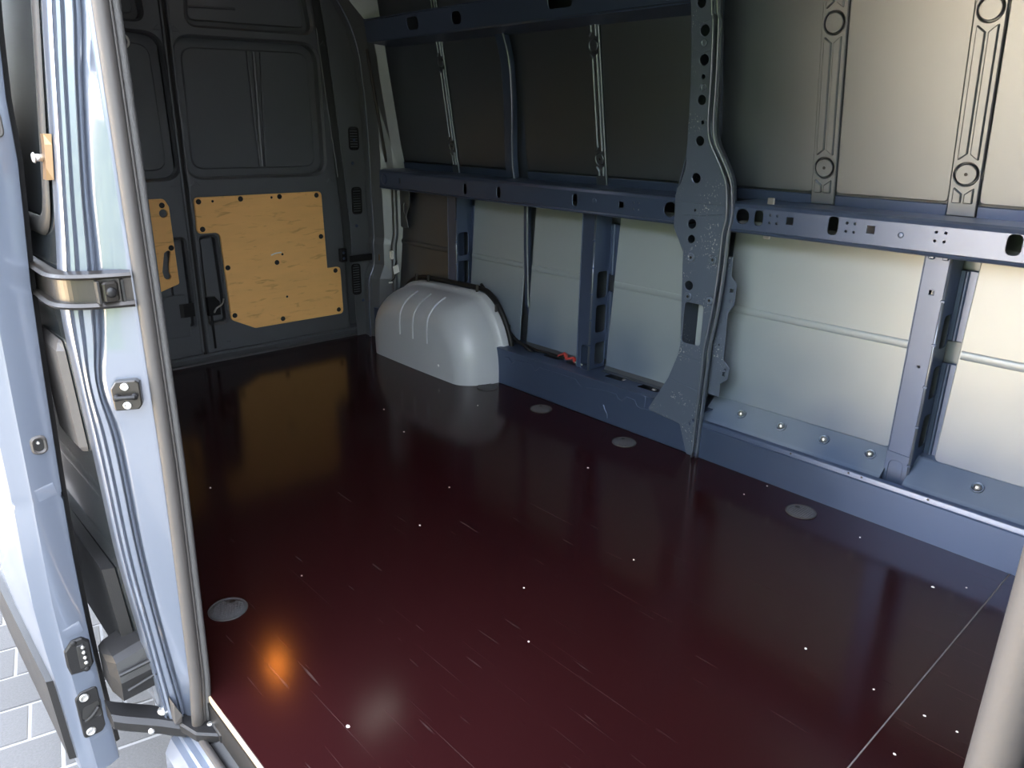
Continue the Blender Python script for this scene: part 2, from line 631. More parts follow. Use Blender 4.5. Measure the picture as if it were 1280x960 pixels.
# --- vertical stiffeners of the upper bays: paired bars broken by round bosses
def stiffener(y, w, discs, z_top=1.84):
    base = fw('stiffener', [(y + w / 2, 0.9), (y - w / 2, 0.9), (y - w / 2, z_top), (y + w / 2, z_top)],
              [circle(y, d, w * 0.415, 22) for d in discs], SK - 0.009, 'skin', wall, 0.009, tilt=UT, ch=0.0025)
    hw = w * 0.30
    cuts = [0.905] + [d for d in discs] + [z_top]
    for s in (-1, 1):
        for i in range(len(cuts) - 1):
            lo, hi = cuts[i], cuts[i + 1]
            g = w * 0.46
            c_lo = lo + (g if i > 0 else 0.03)
            c_hi = hi - (g if i + 1 < len(cuts) - 1 else 0.01)
            yi, yo = y + s * w * 0.045, y + s * (w * 0.045 + hw)
            pts = [(yi, c_lo + (0.018 if i > 0 else 0)), (yo, c_lo), (yo, c_hi), (yi, c_hi - (0.018 if i + 1 < len(cuts) - 1 else 0))]
            fw('bar', fillet(pts, 0.003), [], SK - 0.0165, 'skin', base, 0.0075, tilt=UT, ch=0.0028)
    for k, d in enumerate(discs):
        b = fw('boss', circle(y, d, w * 0.36, 22), [], SK - 0.011, 'skin', base, 0.009, tilt=UT, ch=0.002)
        if k == 0:
            dome('pin_hole', up_pt(y, d, 0.0112), UN, 0.0045, 0.0006, 'hole', base, n=10)


stiffener(0.714, 0.074, [1.012, 1.408])
stiffener(1.109, 0.074, [1.010, 1.406])
stiffener(2.014, 0.055, [0.999, 1.400])
stiffener(2.936, 0.050, [1.02, 1.38])

# post between the second and third rear bays
pts = [(2.497, 0.90), (2.497, 0.98), (2.462, 1.22), (2.455, 1.36), (2.468, 1.44), (2.50, 1.56), (2.53, 1.70), (2.53, 1.86)]
post = fw('roof_bow_post', [(a + 0.0, b) for a, b in pts] + [(a + 0.055, b) for a, b in pts[::-1]], [], SK - 0.03, 'paint', wall, 0.028, tilt=UT, ch=0.002)
sweep('edge_flange', smooth_path([up_pt(a, b, 0.03) for a, b in pts]), half_round(0.011, 0.008), UN, 'gloss', post, closed_prof=False)


# --- belt rail: hollow shelf section with punched face
def belt_rail(y0, y1, holes):
    r = fw('belt_rail', [(y0, 0.817), (y1, 0.817), (y1, 0.886), (y0, 0.886)], holes, 1.770, 'paint', wall, 0.003, ch=0.001)
    loft('rail_top', [[(1.770, y, 0.886), (1.776, y, 0.8945), (1.792, y, 0.900), (SK, y, 0.900), (SK, y, 0.896), (1.794, y, 0.896), (1.779, y, 0.891), (1.773, y, 0.884)]
                      for y in (y0, y1)], 'paint', r)
    loft('rail_bottom', [[(1.770, y, 0.8165), (1.7665, y, 0.812), (1.770, y, 0.807), (1.779, y, 0.805), (SK, y, 0.805), (SK, y, 0.809), (1.78, y, 0.809), (1.7735, y, 0.8165)]
                         for y in (y0, y1)], 'paint', r)
    return r


def four(y, z=0.859, d=0.0115, r=0.0033):
    return [circle(y + a * d, z + b * d, r, 8) for a in (-1, 1) for b in (-1, 1)]


sq = lambda y, z=0.859, s=0.0105: rect(y - s, z - s, y + s, z + s)
rail_a = belt_rail(1.332, -0.27, [circle(1.284, 0.858, 0.024, 18), slot(1.228, 0.858, 0.030, 0.046), sq(1.124), slot(0.990, 0.859, 0.029, 0.052), sq(0.882),
                                  slot(0.531, 0.859, 0.034, 0.052)] + four(1.177) + four(0.939) + four(0.701))
rail_b = belt_rail(3.355, 1.50, [circle(1.562, 0.855, 0.026, 18), sq(1.778, 0.853), circle(1.908, 0.857, 0.004, 8), slot(2.005, 0.853, 0.026, 0.046),
                                 slot(2.446, 0.850, 0.024, 0.044), slot(2.671, 0.849, 0.024, 0.044), slot(3.177, 0.853, 0.012, 0.026)] + four(1.709, 0.854))
dome('spot_weld', (1.769, 1.905, 0.857), (-1, 0, 0), 0.010, 0.002, 'paint', rail_b)
dome('spot_weld', (1.769, 0.800, 0.853), (-1, 0, 0), 0.008, 0.0015, 'paint', rail_a)
dome('end_boss', (1.769, 3.315, 0.853), (-1, 0, 0), 0.026, 0.004, 'paint', rail_b)
for z in (0.805, 0.9105):
    o = box('rail_tab', 1.795, 1.801, 1.196, 1.219, z - 0.012, z + 0.009, 'steel', rail_a, 0.002)

# --- cant rail under the roof at the rear
crail = fw('cant_rail', [(3.31, 1.480), (1.50, 1.484), (1.50, 1.572), (3.31, 1.566)],
           [slot(2.932, 1.529, 0.085, 0.048), slot(2.63, 1.527, 0.06, 0.048), rect(1.99, 1.512, 2.105, 1.60 - 0.04, 0.015)], SK - 0.14, 'paint', wall, 0.003, tilt=UT)
loft('lower_flange', [[(ux(1.482, 0.14), y, 1.482), (ux(1.478, 0.0), y, 1.470), (ux(1.472, 0.0), y, 1.466), (ux(1.476, 0.137), y, 1.477)] for y in (3.31, 1.50)], 'paint', crail)
loft('upper_flange', [[(ux(1.569, 0.14), y, 1.569), (ux(1.585, 0.0), y, 1.585), (ux(1.59, 0.0), y, 1.59), (ux(1.573, 0.14), y, 1.574)] for y in (3.31, 1.50)], 'paint', crail)
for y in (2.94, 2.63):
    box('stay', ux(1.53, 0.10), ux(1.53, 0.02), y - 0.008, y + 0.008, 1.485, 1.565, 'paint', crail)


# --- lower ribs: hat sections with slots through the flank
def rib(y0, y1, z0, z1, slots, front_holes=(), xs=1.84):
    r = fw('rib', fillet([(y1, z0), (y0, z0), (y0, z1), (y1, z1)], 0.003), list(front_holes), xs, 'paint', wall, 0.003, ch=0.0012)
    # flank faces the front of the van: plane Y = y0, (X, Z)
    rw('flank', [(xs, z0), (SK, z0), (SK, z1), (xs, z1)], slots, y0, 'paint', r, 0.003)
    rw('flank', [(xs, z0), (SK, z0), (SK, z1), (xs, z1)], [], y1, 'paint', r, 0.003)
    sweep('corner_bead', [(xs, y0 + .001, z0), (xs, y0 + .001, z1)], ring_prof(0.0042), (-1, 0, 0), 'gloss', r)
    for zz in [z0 + (z1 - z0) * k / 6 for k in range(1, 6)]:
        box('bead_knot', xs - 0.0065, xs + .004, y0 - .005, y0 + 0.007, zz - 0.004, zz + 0.004, 'paint', r, 0.0015)
    for za, zb in ((z0 + 0.03, 0.488), (0.553, z1 - 0.045)):
        fl = fw('skin_flange', [(y0 + .002, za), (y0 - 0.048, za), (y0 - 0.048, zb), (y0 + .002, zb)], [], SK - 0.005, 'paint', r, 0.005, ch=0.003)
        sweep('flange_bead', [(SK - 0.005, y0 - 0.018, za + .003), (SK - 0.005, y0 - 0.018, zb - .003)], half_round(0.012, 0.006), (-1, 0, 0), 'paint', r, closed_prof=False)
    return r


sl = lambda xa, xb, za, zb: rect(xa, za, xb, zb, 0.014)
rib(1.955, 2.022, 0.165, 0.803, [sl(1.869, 1.928, 0.462, 0.570), sl(1.871, 1.930, 0.318, 0.432), sl(1.876, 1.934, 0.180, 0.275)],
    [slot(1.983, 0.215, 0.036, 0.105)])
r4 = rib(0.683, 0.750, 0.06, 0.803, [sl(1.880, 1.932, 0.535, 0.631), sl(1.880, 1.932, 0.381, 0.480), sl(1.880, 1.932, 0.229, 0.329), sl(1.875, 1.927, 0.085, 0.178)],
         [rect(0.712, 0.693, 0.724, 0.705), circle(0.713, 0.485, 0.004, 8)])
o = fw('foot_cover', fillet([(0.753, 0.05), (0.680, 0.05), (0.680, 0.210), (0.753, 0.215)], 0.003), [slot(0.721, 0.143, 0.040, 0.092)], 1.8375, 'paint', r4, 0.0025)
fw('recess', slot(0.721, 0.143, 0.046, 0.098), [], 1.8425, 'paint', o, 0.002)
for s in (-1, 1):
    box('clip_tooth', 1.832, 1.84, 0.716 + s * 0.018 - 0.008, 0.716 + s * 0.018 + 0.008, 0.790, 0.806, 'paint', r4, 0.003)
rib(2.822, 2.886, 0.165, 0.803, [sl(1.852, 1.912, 0.524, 0.632), sl(1.852, 1.912, 0.390, 0.496)])

# narrow strut behind the second bay
pts = [(2.415, 0.80), (2.410, 0.62), (2.395, 0.36), (2.362, 0.275), (2.360, 0.17)]
st = fw('strut', fillet([(a + 0.028, b) for a, b in pts] + pts[::-1], 0.004), [], 1.915, 'paint', wall, 0.02, ch=0.002)
sweep('strut_bead', [(1.914, a, b) for a, b in pts], half_round(0.010, 0.008), (-1, 0, 0), 'gloss', st, closed_prof=False)

# --- sill box along the foot of the wall
sill = fw('sill', [(3.55, 0.0), (1.36, 0.0), (1.36, 0.165), (3.55, 0.165)], [], 1.773, 'paint', wall, 0.004, ch=0.002)
f = lambda xa, xb, ya, yb: rect(xa, ya, xb, yb, 0.012)
hz('sill_top', [(1.774, 1.36), (1.948, 1.36), (1.948, 3.55), (1.774, 3.55)],
   [f(1.835, 1.915, 1.775, 1.865), f(1.835, 1.915, 1.605, 1.700), circle(1.878, 2.320, 0.036, 16, 0.045), f(1.848, 1.905, 2.14, 2.23), f(1.848, 1.905, 2.035, 2.10)],
   0.165, 'paint', sill, 0.003)
for pts in ([(2.394, 0.13), (2.369, 0.135), (2.345, 0.115), (2.324, 0.134), (2.224, 0.14), (2.198, 0.117), (2.172, 0.136), (1.962, 0.139), (1.946, 0.123), (1.927, 0.115)],
            [(1.90, 0.118), (1.824, 0.13), (1.746, 0.133), (1.734, 0.117), (1.718, 0.113), (1.694, 0.135), (1.654, 0.134), (1.641, 0.113), (1.623, 0.108), (1.557, 0.117), (1.48, 0.117), (1.38, 0.118)],
            [(1.808, 0.071), (1.798, 0.052), (1.786, 0.039), (1.784, 0.021)], [(1.62, 0.161), (1.606, 0.162), (1.604, 0.142), (1.609, 0.119)]):
    sweep('sealant_seam', [(1.7725, a, b) for a, b in pts], half_round(0.0045, 0.0022, 4), (-1, 0, 0), 'paint', sill, closed_prof=False)
for y in (1.80, 1.65):
    dome('bolt', (1.885, y, 0.150), (0, 0, 1), 0.010, 0.008, 'steel', sill)
hz('sill_floor', [(1.776, 1.5), (1.95, 1.5), (1.95, 2.5), (1.776, 2.5)], [], 0.10, 'paint', sill, 0.003)

sill2 = loft('sill', [[(1.773, y, 0.0), (1.773, y, 0.115), (1.776, y, 0.1175), (1.779, y, 0.1175), (1.7795, y, 0.121), (1.782, y, 0.131), (1.785, y, 0.134), (1.797, y, 0.136), (1.803, y, 0.132), (1.803, y, 0.0)]
                      for y in (1.366, -0.27)], 'paint', wall)
for a, b in ((1.385, 0.7495), (0.684, -0.27)):
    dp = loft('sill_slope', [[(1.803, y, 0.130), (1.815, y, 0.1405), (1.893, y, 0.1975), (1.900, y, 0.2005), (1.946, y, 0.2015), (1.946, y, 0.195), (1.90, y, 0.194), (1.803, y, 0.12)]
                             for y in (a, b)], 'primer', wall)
    for y in (1.254, 1.103, 0.954, 0.806, 0.506, 0.340):
        if b < y < a:
            c = Vector((1.860, y, 0.1738))
            nn = Vector((-0.0573, 0, 0.078)).normalized()
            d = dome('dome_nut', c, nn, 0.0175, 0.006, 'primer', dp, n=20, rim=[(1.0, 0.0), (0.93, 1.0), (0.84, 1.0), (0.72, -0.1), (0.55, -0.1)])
            dome('dome_cap', c + nn * 0.0005, nn, 0.0110, 0.0125, 'steel', dp, n=16, rim=[(1.0, 0.0), (0.93, 0.4), (0.72, 0.75), (0.40, 0.95), (0.12, 1.0)])
for y in (1.02, 0.83, 0.79, 0.60):
    dome('sill_hole', (1.7805, y, 0.1265), (-1, 0, 0.2), 0.0035, 0.0012, 'hole', sill2, n=8)

# --- centre pillar
PL = [(1.538, 0.93), (1.538, 0.80), (1.521, 0.771), (1.490, 0.729), (1.489, 0.68), (1.466, 0.401), (1.474, 0.36), (1.507, 0.265), (1.581, 0.128), (1.581, 0.118)]
PR = [(1.367, 0.0), (1.365, 0.159), (1.361, 0.352), (1.361, 0.41), (1.345, 0.539), (1.337, 0.675), (1.336, 0.791), (1.328, 0.856), (1.332, 0.93)]
pil = fw('pillar_lower', PL + [(1.44, 0.105), (1.40, 0.0)] + PR,
         [circle(1.465, 0.817, 0.016), circle(1.462, 0.767, 0.014), circle(1.455, 0.610, 0.016), rect(1.388, 0.408, 1.464, 0.552, 0.014),
          circle(1.385, 0.135, 0.006, 8), circle(1.397, 0.118, 0.005, 8), circle(1.458, 0.862, 0.004, 8), circle(1.37, 0.905, 0.003, 8)], 1.764, 'pillar', wall, 0.004, ch=0.0015)
for y, z in ((1.456, 0.706), (1.371, 0.709), (1.454, 0.572), (1.368, 0.573)):
    dome('boss', (1.764, y, z), (-1, 0, 0), 0.016, 0.004, 'pillar', pil, n=18, rim=[(1, 0), (0.9, .9), (0.7, 1.0), (0.45, 0.6), (.3, .6)])
    dome('boss_hole', (1.7615, y, z), (-1, 0, 0), 0.005, 0.001, 'hole', pil, n=8)
sweep('overlap_joint', [(1.764, 1.50, 0.842), (1.764, 1.43, 0.846), (1.764, 1.35, 0.858)], half_round(0.004, 0.002, 4), (-1, 0, 0), 'pillar', pil, closed_prof=False)
sweep('overlap_joint', [(1.764, 1.47, 0.366), (1.764, 1.375, 0.352)], half_round(0.004, 0.002, 4), (-1, 0, 0), 'pillar', pil, closed_prof=False)
sweep('overlap_joint', [(1.764, 1.50, 0.262), (1.764, 1.37, 0.245)], half_round(0.004, 0.002, 4), (-1, 0, 0), 'pillar', pil, closed_prof=False)
QL = [(1.473, 1.86), (1.473, 1.479), (1.471, 1.339), (1.483, 1.167), (1.496, 0.995), (1.518, 0.943), (1.538, 0.905), (1.538, 0.885)]
QR = [(1.328, 0.885), (1.332, 0.943), (1.345, 0.985), (1.368, 1.030), (1.396, 1.085), (1.401, 1.144), (1.393, 1.258), (1.387, 1.42), (1.393, 1.472), (1.398, 1.86)]
pup = fw('pillar_upper', QL + QR,
         [circle(1.437, 1.470, 0.015), circle(1.425, 1.395, 0.016), circle(1.427, 1.315, 0.016), circle(1.430, 1.268, 0.007, 10), circle(1.433, 1.238, 0.009, 10),
          circle(1.435, 1.202, 0.015), circle(1.432, 1.136, 0.006, 8), circle(1.441, 1.081, 0.015), circle(1.455, 0.965, 0.016), circle(1.422, 1.362, 0.007, 10)],
         1.760, 'pillar', wall, 0.004, tilt=0.16, ch=0.0015)
for z in (1.362, 1.238):
    dome('boss', (1.760 - 0.16 * (z - 0.9), 1.427, z), (-1, 0, -.16), 0.012, 0.003, 'pillar', pup, n=16, rim=[(1, 0), (0.9, .9), (0.75, 1.0), (0.55, 0.3), (.4, .3)])
for z in (1.42, 1.338):
    xx = 1.760 - 0.16 * (z - 0.9)
    sweep('overlap_joint', [(xx, 1.468, z + .004), (xx, 1.43, z - 0.004), (xx, 1.395, z + .006)], half_round(0.004, 0.002, 4), (-1, 0, -.16), 'pillar', pup, closed_prof=False)
# twin flange running the height of the pillar
edge = [(1.764, a, b) for a, b in PR[:-1]] + [(1.760 - 0.16 * (b - 0.9), a, b) for a, b in QR[1:]]
edge = smooth_path(edge, 4)
for k, dy in enumerate((0.004, -0.011)):
    sweep('channel_flange', [(e.x - 0.004 + 0.006 * k, e.y + dy, e.z) for e in edge], ring_prof(0.0042, 8, 0.009), (-1, 0, 0), 'gloss', pil)
# flank behind the flange, towards the skin
loft('pillar_flank', [[(e.x + 0.012, e.y - 0.013, e.z), (e.x + 0.012, e.y - 0.009, e.z), (SK if e.z < .9 else ux(e.z), e.y + 0.090, e.z), (SK if e.z < .9 else ux(e.z), e.y + 0.084, e.z)]
                      for e in edge], 'pillar', pil)
loft('pillar_flank', [[(1.768 if z < .9 else 1.764 - .16 * (z - .9), y, z), (SK if z < .9 else ux(z), y, z), (SK if z < .9 else ux(z), y + .004, z), (1.768 if z < .9 else 1.764 - .16 * (z - .9), y + .004, z)]
                      for y, z in ((1.50, 0.17), (1.466, 0.40), (1.489, .72), (1.535, .80), (1.535, .9), (1.475, 1.1), (1.47, 1.86))], 'pillar', pil)
fw('bracket_flange', [(1.36, 0.722), (1.320, 0.722), (1.318, 0.659), (1.294, 0.636), (1.297, 0.563), (1.317, 0.532), (1.313, 0.370), (1.288, 0.348), (1.289, 0.304), (1.315, 0.283), (1.314, 0.235), (1.36, 0.235)],
   [rect(1.306, 0.605, 1.318, 0.617), circle(1.311, 0.575, 0.004, 8), rect(1.300, 0.315, 1.312, 0.327), circle(1.302, 0.338, 0.004, 8), circle(1.335, .50, .003, 8), circle(1.335, .42, .003, 8)],
   1.800, 'pillar', pil, 0.003)
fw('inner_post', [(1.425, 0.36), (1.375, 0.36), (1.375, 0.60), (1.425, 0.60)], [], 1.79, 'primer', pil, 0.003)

# --- rear corner pillar
seal_xz = [(1.653, 1.669), (1.724, 1.554), (1.761, 1.431), (1.773, 1.322), (1.782, 1.247), (1.793, 1.016), (1.795, 0.776), (1.798, 0.672), (1.800, 0.540), (1.793, 0.505), (1.793, 0.396), (1.760, 0.320), (1.753, 0.20), (1.752, 0.0)]
rp = loft('rear_pillar', [[(x + 0.006, 3.49, z), (x + 0.04, 3.44, z), (max(x + 0.05, (SK if z < .9 else ux(z)) - 0.045), 3.40, z), (SK if z < .9 else ux(z, -.01), 3.37, z), (1.955, 3.54, z), (x + 0.006, 3.54, z)]
                          for x, z in [(1.56, 1.86)] + seal_xz], 'rear', wall)
sp = smooth_path([(x, 3.49, z) for x, z in [(1.50, 1.80), (1.58, 1.745)] + seal_xz], 3)
for k, (dx, r_) in enumerate(((0.0, 0.0042), (0.017, 0.0035))):
    sweep('pillar_flange', [(p.x + dx, p.y - 0.004, p.z) for p in sp], ring_prof(r_, 6, 0.010), (0, -1, 0), 'gloss', rp)
sweep('sealant_seam', [(ux(z) - 0.075 if z > .9 else 1.865, 3.425, z) for z in (0.93, 1.0, 1.1, 1.2, 1.3, 1.4, 1.46)], ring_prof(0.008, 6), (-1, -1, 0), 'rubber', rp)
rw('corner_panel', [(1.706, 0.0), (1.82, 0.0), (1.82, 1.5), (1.70, 1.72), (1.60, 1.86), (1.578, 1.84), (1.617, 1.55), (1.647, 1.25), (1.672, 0.95), (1.699, 0.60)], [], 3.545, 'rear', rp, 0.004)
rw('corner_panel', [(0.072, 0.0), (-0.04, 0.0), (-0.04, 1.5), (0.08, 1.72), (0.18, 1.86), (0.20, 1.84), (0.161, 1.55), (0.131, 1.25), (0.106, 0.95), (0.079, 0.60)], [], 3.545, 'rear', rp, 0.12)
rw('rear_header', [(-0.02, 1.835), (1.80, 1.835), (1.80, 1.99), (-0.02, 1.99)], [], 3.60, 'rear', rp, 0.10)
rw('rear_closing', [(-0.06, -0.03), (1.975, -0.03), (1.975, 1.0), (1.83, 1.98), (-0.03, 1.98)], [], 3.668, 'rear', rp, 0.01)
for z0, z1, x0, x1 in ((0.985, 1.10, 1.715, 1.775), (0.66, 0.80, 1.715, 1.775), (0.23, 0.40, 1.690, 1.745)):
    v = rw('vent_grille', rect(x0, z0, x1, z1, 0.02), [rect(x0 + .007, z0 + .007, x1 - .007, z1 - .007, 0.015)], 3.539, 'black', rp, 0.006)
    k = int((z1 - z0) / 0.0125)
    for i in range(1, k):
        zz = z0 + (z1 - z0) * i / k
        loft('louvre', [[(x, 3.5435, zz - .004), (x, 3.538, zz - .005), (x, 3.540, zz), (x, 3.5445, zz + .002)] for x in (x0 + .008, x1 - .008)], 'black', v)
box('hinge_strap', 1.66, 1.815, 3.50, 3.512, 0.418, 0.452, 'black', rp)
box('hinge_end', 1.815, 1.845, 3.46, 3.50, 0.415, 0.453, 'brass', rp)
for x, z in ((1.745, 1.035), (1.735, 0.60), (1.752, 0.195), (1.73, .92)):
    dome('plug', (x, 3.541, z), (0, -1, 0), 0.009, 0.003, 'paint', rp, n=10)
# black sheet-metal seams of the lower corner
sweep('corner_rib', [(1.86, 3.385, 0.17), (1.86, 3.385, 0.50), (1.875, 3.385, 0.56), (1.875, 3.385, .80)], half_round(0.03, 0.014), (-.6, -1, 0), 'rear', rp, closed_prof=False)
rwh = fw('gusset', fillet([(3.37, .60), (3.30, .60), (3.32, .66), (3.285, .72), (3.285, .80), (3.37, .80)], .01), [circle(3.33, .70, .014, 10, .03)], 1.90, 'rear', rp, .003)

# ================================================================ roof, front bulkhead
ceil = loft('ceiling', [[(0.02, y, 1.76), (0.10, y, 1.86), (0.35, y, 1.93), (1.42, y, 1.93), (1.70, y, 1.86), (1.80, y, 1.72), (1.84, y, 1.74), (1.74, y, 1.90), (1.45, y, 1.98), (0.32, y, 1.98), (0.05, y, 1.90), (-0.03, y, 1.78)]
                        for y in (3.75, -0.28)], 'skin')
tag(ceil, 'painted metal roof of the van over the load floor', 'ceiling', kind='structure')
for y in (0.4, 1.42, 2.48, 3.3):
    loft('roof_bow', [[(x, y - .03, z), (x, y - 0.02, z - .02), (x, y + .02, z - .02), (x, y + 0.03, z)] for x, z in ((0.12, 1.862), (0.36, 1.93), (1.41, 1.93), (1.69, 1.862))], 'paint', ceil)
wf = loft('wall_front', [[(-0.02, y, -0.05), (1.96, y, -0.05), (1.96, y, 0.9), (1.80, y, 1.95), (0.02, y, 1.95), (-0.02, y, 0.9)] for y in (-0.28, -0.30)], 'rear')
tag(wf, 'dark metal bulkhead between load space and cab', 'wall', kind='structure')

# ================================================================ rear doors
def rear_door(name, s, label, ply_pts, ply_holes, bolts, small):
    """s=+1: leaf on the far side, s=-1: its mirror; mx maps the far leaf's X"""
    CX = 0.889
    mx = (lambda x: x) if s > 0 else (lambda x: 2 * CX - x)
    root = empty(name, (mx(1.28), 3.60, 0.02))
    tag(root, label, 'door', kind='structure')
    mp = lambda l: [(mx(a), b) for a, b in l]
    win = fillet([(0.908, 0.868), (1.606, 0.868), (1.600, 1.477), (0.915, 1.463)], 0.085, 8)
    win = fillet([(0.908, 0.868), (1.606, 0.868), (1.600, 1.477), (0.915, 1.463)], [0.075, 0.075, 0.09, 0.08], 8)
    top = fillet([(0.978, 1.512), (1.583, 1.525), (1.545, 1.76), (1.00, 1.76)], 0.04, 6)
    lockbay = fillet([(0.905 + .018, 0.18), (1.010, 0.18), (1.000, 0.600), (0.925, 0.600)], 0.02, 4)
    outer = [(0.896, 0.03), (1.700, 0.03), (1.692, 0.60), (1.665, 0.95), (1.640, 1.25), (1.610, 1.55), (1.57, 1.84), (0.896, 1.84)]
    rw('door_frame', mp(outer), [mp(win), mp(top), mp(lockbay)], 3.60, 'rear', root, 0.05, ch=0.010)
    rw('outer_skin', mp([(0.90, 0.03), (1.70, 0.03), (1.66, 1.0), (1.57, 1.84), (0.90, 1.84)]), [], 3.652, 'rear', root, 0.004)
    wp = rw('window_blank', mp(fillet([(0.945, 0.903), (1.572, 0.903), (1.566, 1.440), (0.955, 1.425)], 0.06, 8)), [], 3.643, 'rear', root, 0.008, ch=0.005)
    for xa, xb, w in ((1.258, 1.272, .012), (1.292, 1.285, .020), (1.322, 1.300, .008)):
        sweep('stiffener_bead', [(mx(xa), 3.642, 1.425), (mx(xb), 3.642, 0.910)], half_round(w, 0.009), (0, -1, 0), 'rear', wp, closed_prof=False)
    tp = rw('top_blank', mp(fillet([(0.998, 1.535), (1.563, 1.548), (1.53, 1.74), (1.02, 1.74)], 0.03, 6)), [], 3.643, 'rear', root, 0.008, ch=0.005)
    sweep('blank_bead', [(mx(1.01), 3.642, 1.59), (mx(1.22), 3.642, 1.60)], half_round(0.01, 0.005), (0, -1, 0), 'rear', tp, closed_prof=False)
    rw('lock_bay_floor', mp(fillet([(0.932, 0.19), (1.0, 0.19), (0.99, 0.59), (0.934, 0.59)], 0.015)), [], 3.622, 'rear', root, 0.02)
    # edge rolls of the leaf
    for xa in (0.903, 0.9):
        pass
    sweep('edge_roll', [(mx(0.903), 3.598, 0.05), (mx(0.903), 3.598, 1.82)], half_round(0.012, 0.008), (0, -1, 0), 'rear', root, closed_prof=False)
    er = [(1.672, .85), (1.655, 1.0), (1.630, 1.25), (1.600, 1.55)]
    sweep('edge_roll', [(mx(a), 3.598, b) for a, b in er], half_round(0.010, 0.008), (0, -1, 0), 'rear', root, closed_prof=False)
    for cx, cz in ((0.925, 1.490), (1.640, 1.487), (0.935, 0.845), (1.628, 0.835)):
        d = 0.022
        rw('corner_dimple', mp([(cx - d, cz - .012), (cx + d, cz - .012), (cx - d * .2, cz + .014)]), [], 3.5985, 'rear', root, 0.002, ch=0.002)
    # lining board of plywood, screwed on
    bd = rw('plywood_board', ply_pts, ply_holes, 3.586, 'ply', root, 0.0125, ch=0.0015)
    tag(bd, 'tan plywood lining board with dark screw caps')
    for x, z in bolts:
        dome('screw_cap', (x, 3.586, z), (0, -1, 0), 0.0125, 0.004, 'hole', bd, n=14, rim=[(1, 0), (0.9, .9), (.6, 1.0), (.35, .7), (.2, .7)])
    for x, z in small:
        dome('pin_hole', (x, 3.586, z), (0, -1, 0), 0.006, 0.0007, 'hole', bd, n=10)
    return root, bd


d1, bd1 = rear_door('door_1', 1, 'right rear door leaf with large plywood lining board',
                    fillet([(0.916, 0.783), (1.564, 0.783), (1.571, 0.385), (1.648, 0.385), (1.652, 0.128), (1.145, 0.128), (1.028, 0.188), (1.017, 0.618), (0.912, 0.618)],
                           [0.022, 0.022, 0.006, 0.02, 0.025, 0.03, 0.02, 0.03, 0.022], 5), [],
                    [(0.934, 0.764), (1.134, 0.767), (1.333, 0.768), (1.535, 0.765), (1.545, 0.555), (1.617, 0.368), (1.623, 0.153), (1.296, 0.153), (1.046, 0.209), (1.037, 0.447), (0.938, 0.638), (1.290, 0.446)],
                    [(0.999, 0.763), (1.291, 0.766), (1.323, 0.484), (1.329, 0.265)])
arc = [(0.781 - 0.006 * math.sin(math.pi * k / 8), 0.553 - 0.121 * k / 8) for k in range(9)]
slot_l = [(0.770, 0.556), (0.752, 0.545), (0.742, 0.50), (0.734, 0.462), (0.738, 0.435), (0.748, 0.424), (0.762, 0.424), (0.770, 0.435), (0.764, 0.455), (0.768, 0.49), (0.778, 0.535), (0.782, 0.55)]
d2, bd2 = rear_door('door_2', -1, 'left rear door leaf with plywood lining board, half hidden by the door seal',
                    fillet([(0.10, 0.785), (0.782, 0.785), (0.800, 0.75), (0.802, 0.398), (0.720, 0.372), (0.690, 0.355), (0.68, 0.128), (0.14, 0.128)],
                           [0.022, 0.02, 0.02, 0.012, 0.02, 0.02, 0.03, 0.03], 5),
                    [fillet(slot_l, 0.006, 3), circle(0.772, 0.721, 0.0185, 18)],
                    [(0.770, 0.757), (0.786, 0.566), (0.44, 0.765), (0.13, 0.764), (0.15, 0.153), (0.44, 0.153), (0.66, 0.20)], [(0.60, 0.763)])
o = sweep('scratch', smooth_path([(1.262, 3.5858, 0.485), (1.285, 3.5858, 0.492), (1.318, 3.5858, 0.494)]), half_round(0.006, 0.0008, 4), (0, -1, 0), 'white', bd1, closed_prof=False)
# central lock and its bars
lk = loft('lock_case', [[(x0, y, 0.225), (x1, y, 0.225), (x1, y, 0.29), (x1 - .02, y, 0.315), (x0, y, 0.315)] for y, x0, x1 in ((3.605, 0.918, 0.985), (3.585, 0.922, 0.978))], 'black', d1)
tube('lock_rod', [(0.935, 3.592, 0.06), (0.935, 3.592, 0.24)], 0.006, 'black', d1)
tube('lock_cable', [(0.945, 3.582, 0.24), (0.955, 3.572, 0.262), (0.985, 3.575, 0.278), (0.998, 3.585, 0.30)], 0.004, 'steel', d1)
box('hinge_body', 1.650, 1.685, 3.570, 3.602, 0.41, 0.48, 'black', d1)
for z in (0.43, 0.46):
    dome('hinge_screw', (1.664, 3.5695, z), (0, -1, 0), 0.008, 0.003, 'paint', d1, n=8)
loft('lock_case', [[(x0, y, 0.235), (x1, y, 0.235), (x1, y, 0.30), (x0, y, 0.30)] for y, x0, x1 in ((3.605, 0.76, 0.82), (3.585, 0.805, 0.855))], 'black', d2)
rw('lock_cover', fillet([(0.70, 0.14), (0.83, 0.14), (0.83, 0.345), (0.71, 0.345)], [0.01, 0.01, 0.02, 0.05], 5), [], 3.592, 'rear', d2, 0.01, ch=0.004)
for k in range(9):
    a = random.uniform(0, 6.28)
    dome('bolt_head', (0.985 + 0.03 * math.cos(a), 3.598, 0.07 + 0.012 * math.sin(a) + k * .001), (0, -1, 0), 0.004, 0.003, 'rear', d1, n=8)
sweep('coat_hook', [(0.700 + 0.024 * math.cos(a * .35 - 1.5), 3.588 - 0.006 * math.sin(a * .35), 1.424 + 0.026 * math.sin(a * .35 - 1.5)) for a in range(10)], ring_prof(0.005, 8), (0, -1, 0), 'white', d2)
dome('hook_base', (0.70, 3.598, 1.450), (0, -1, 0), 0.010, 0.010, 'white', d2, n=10)
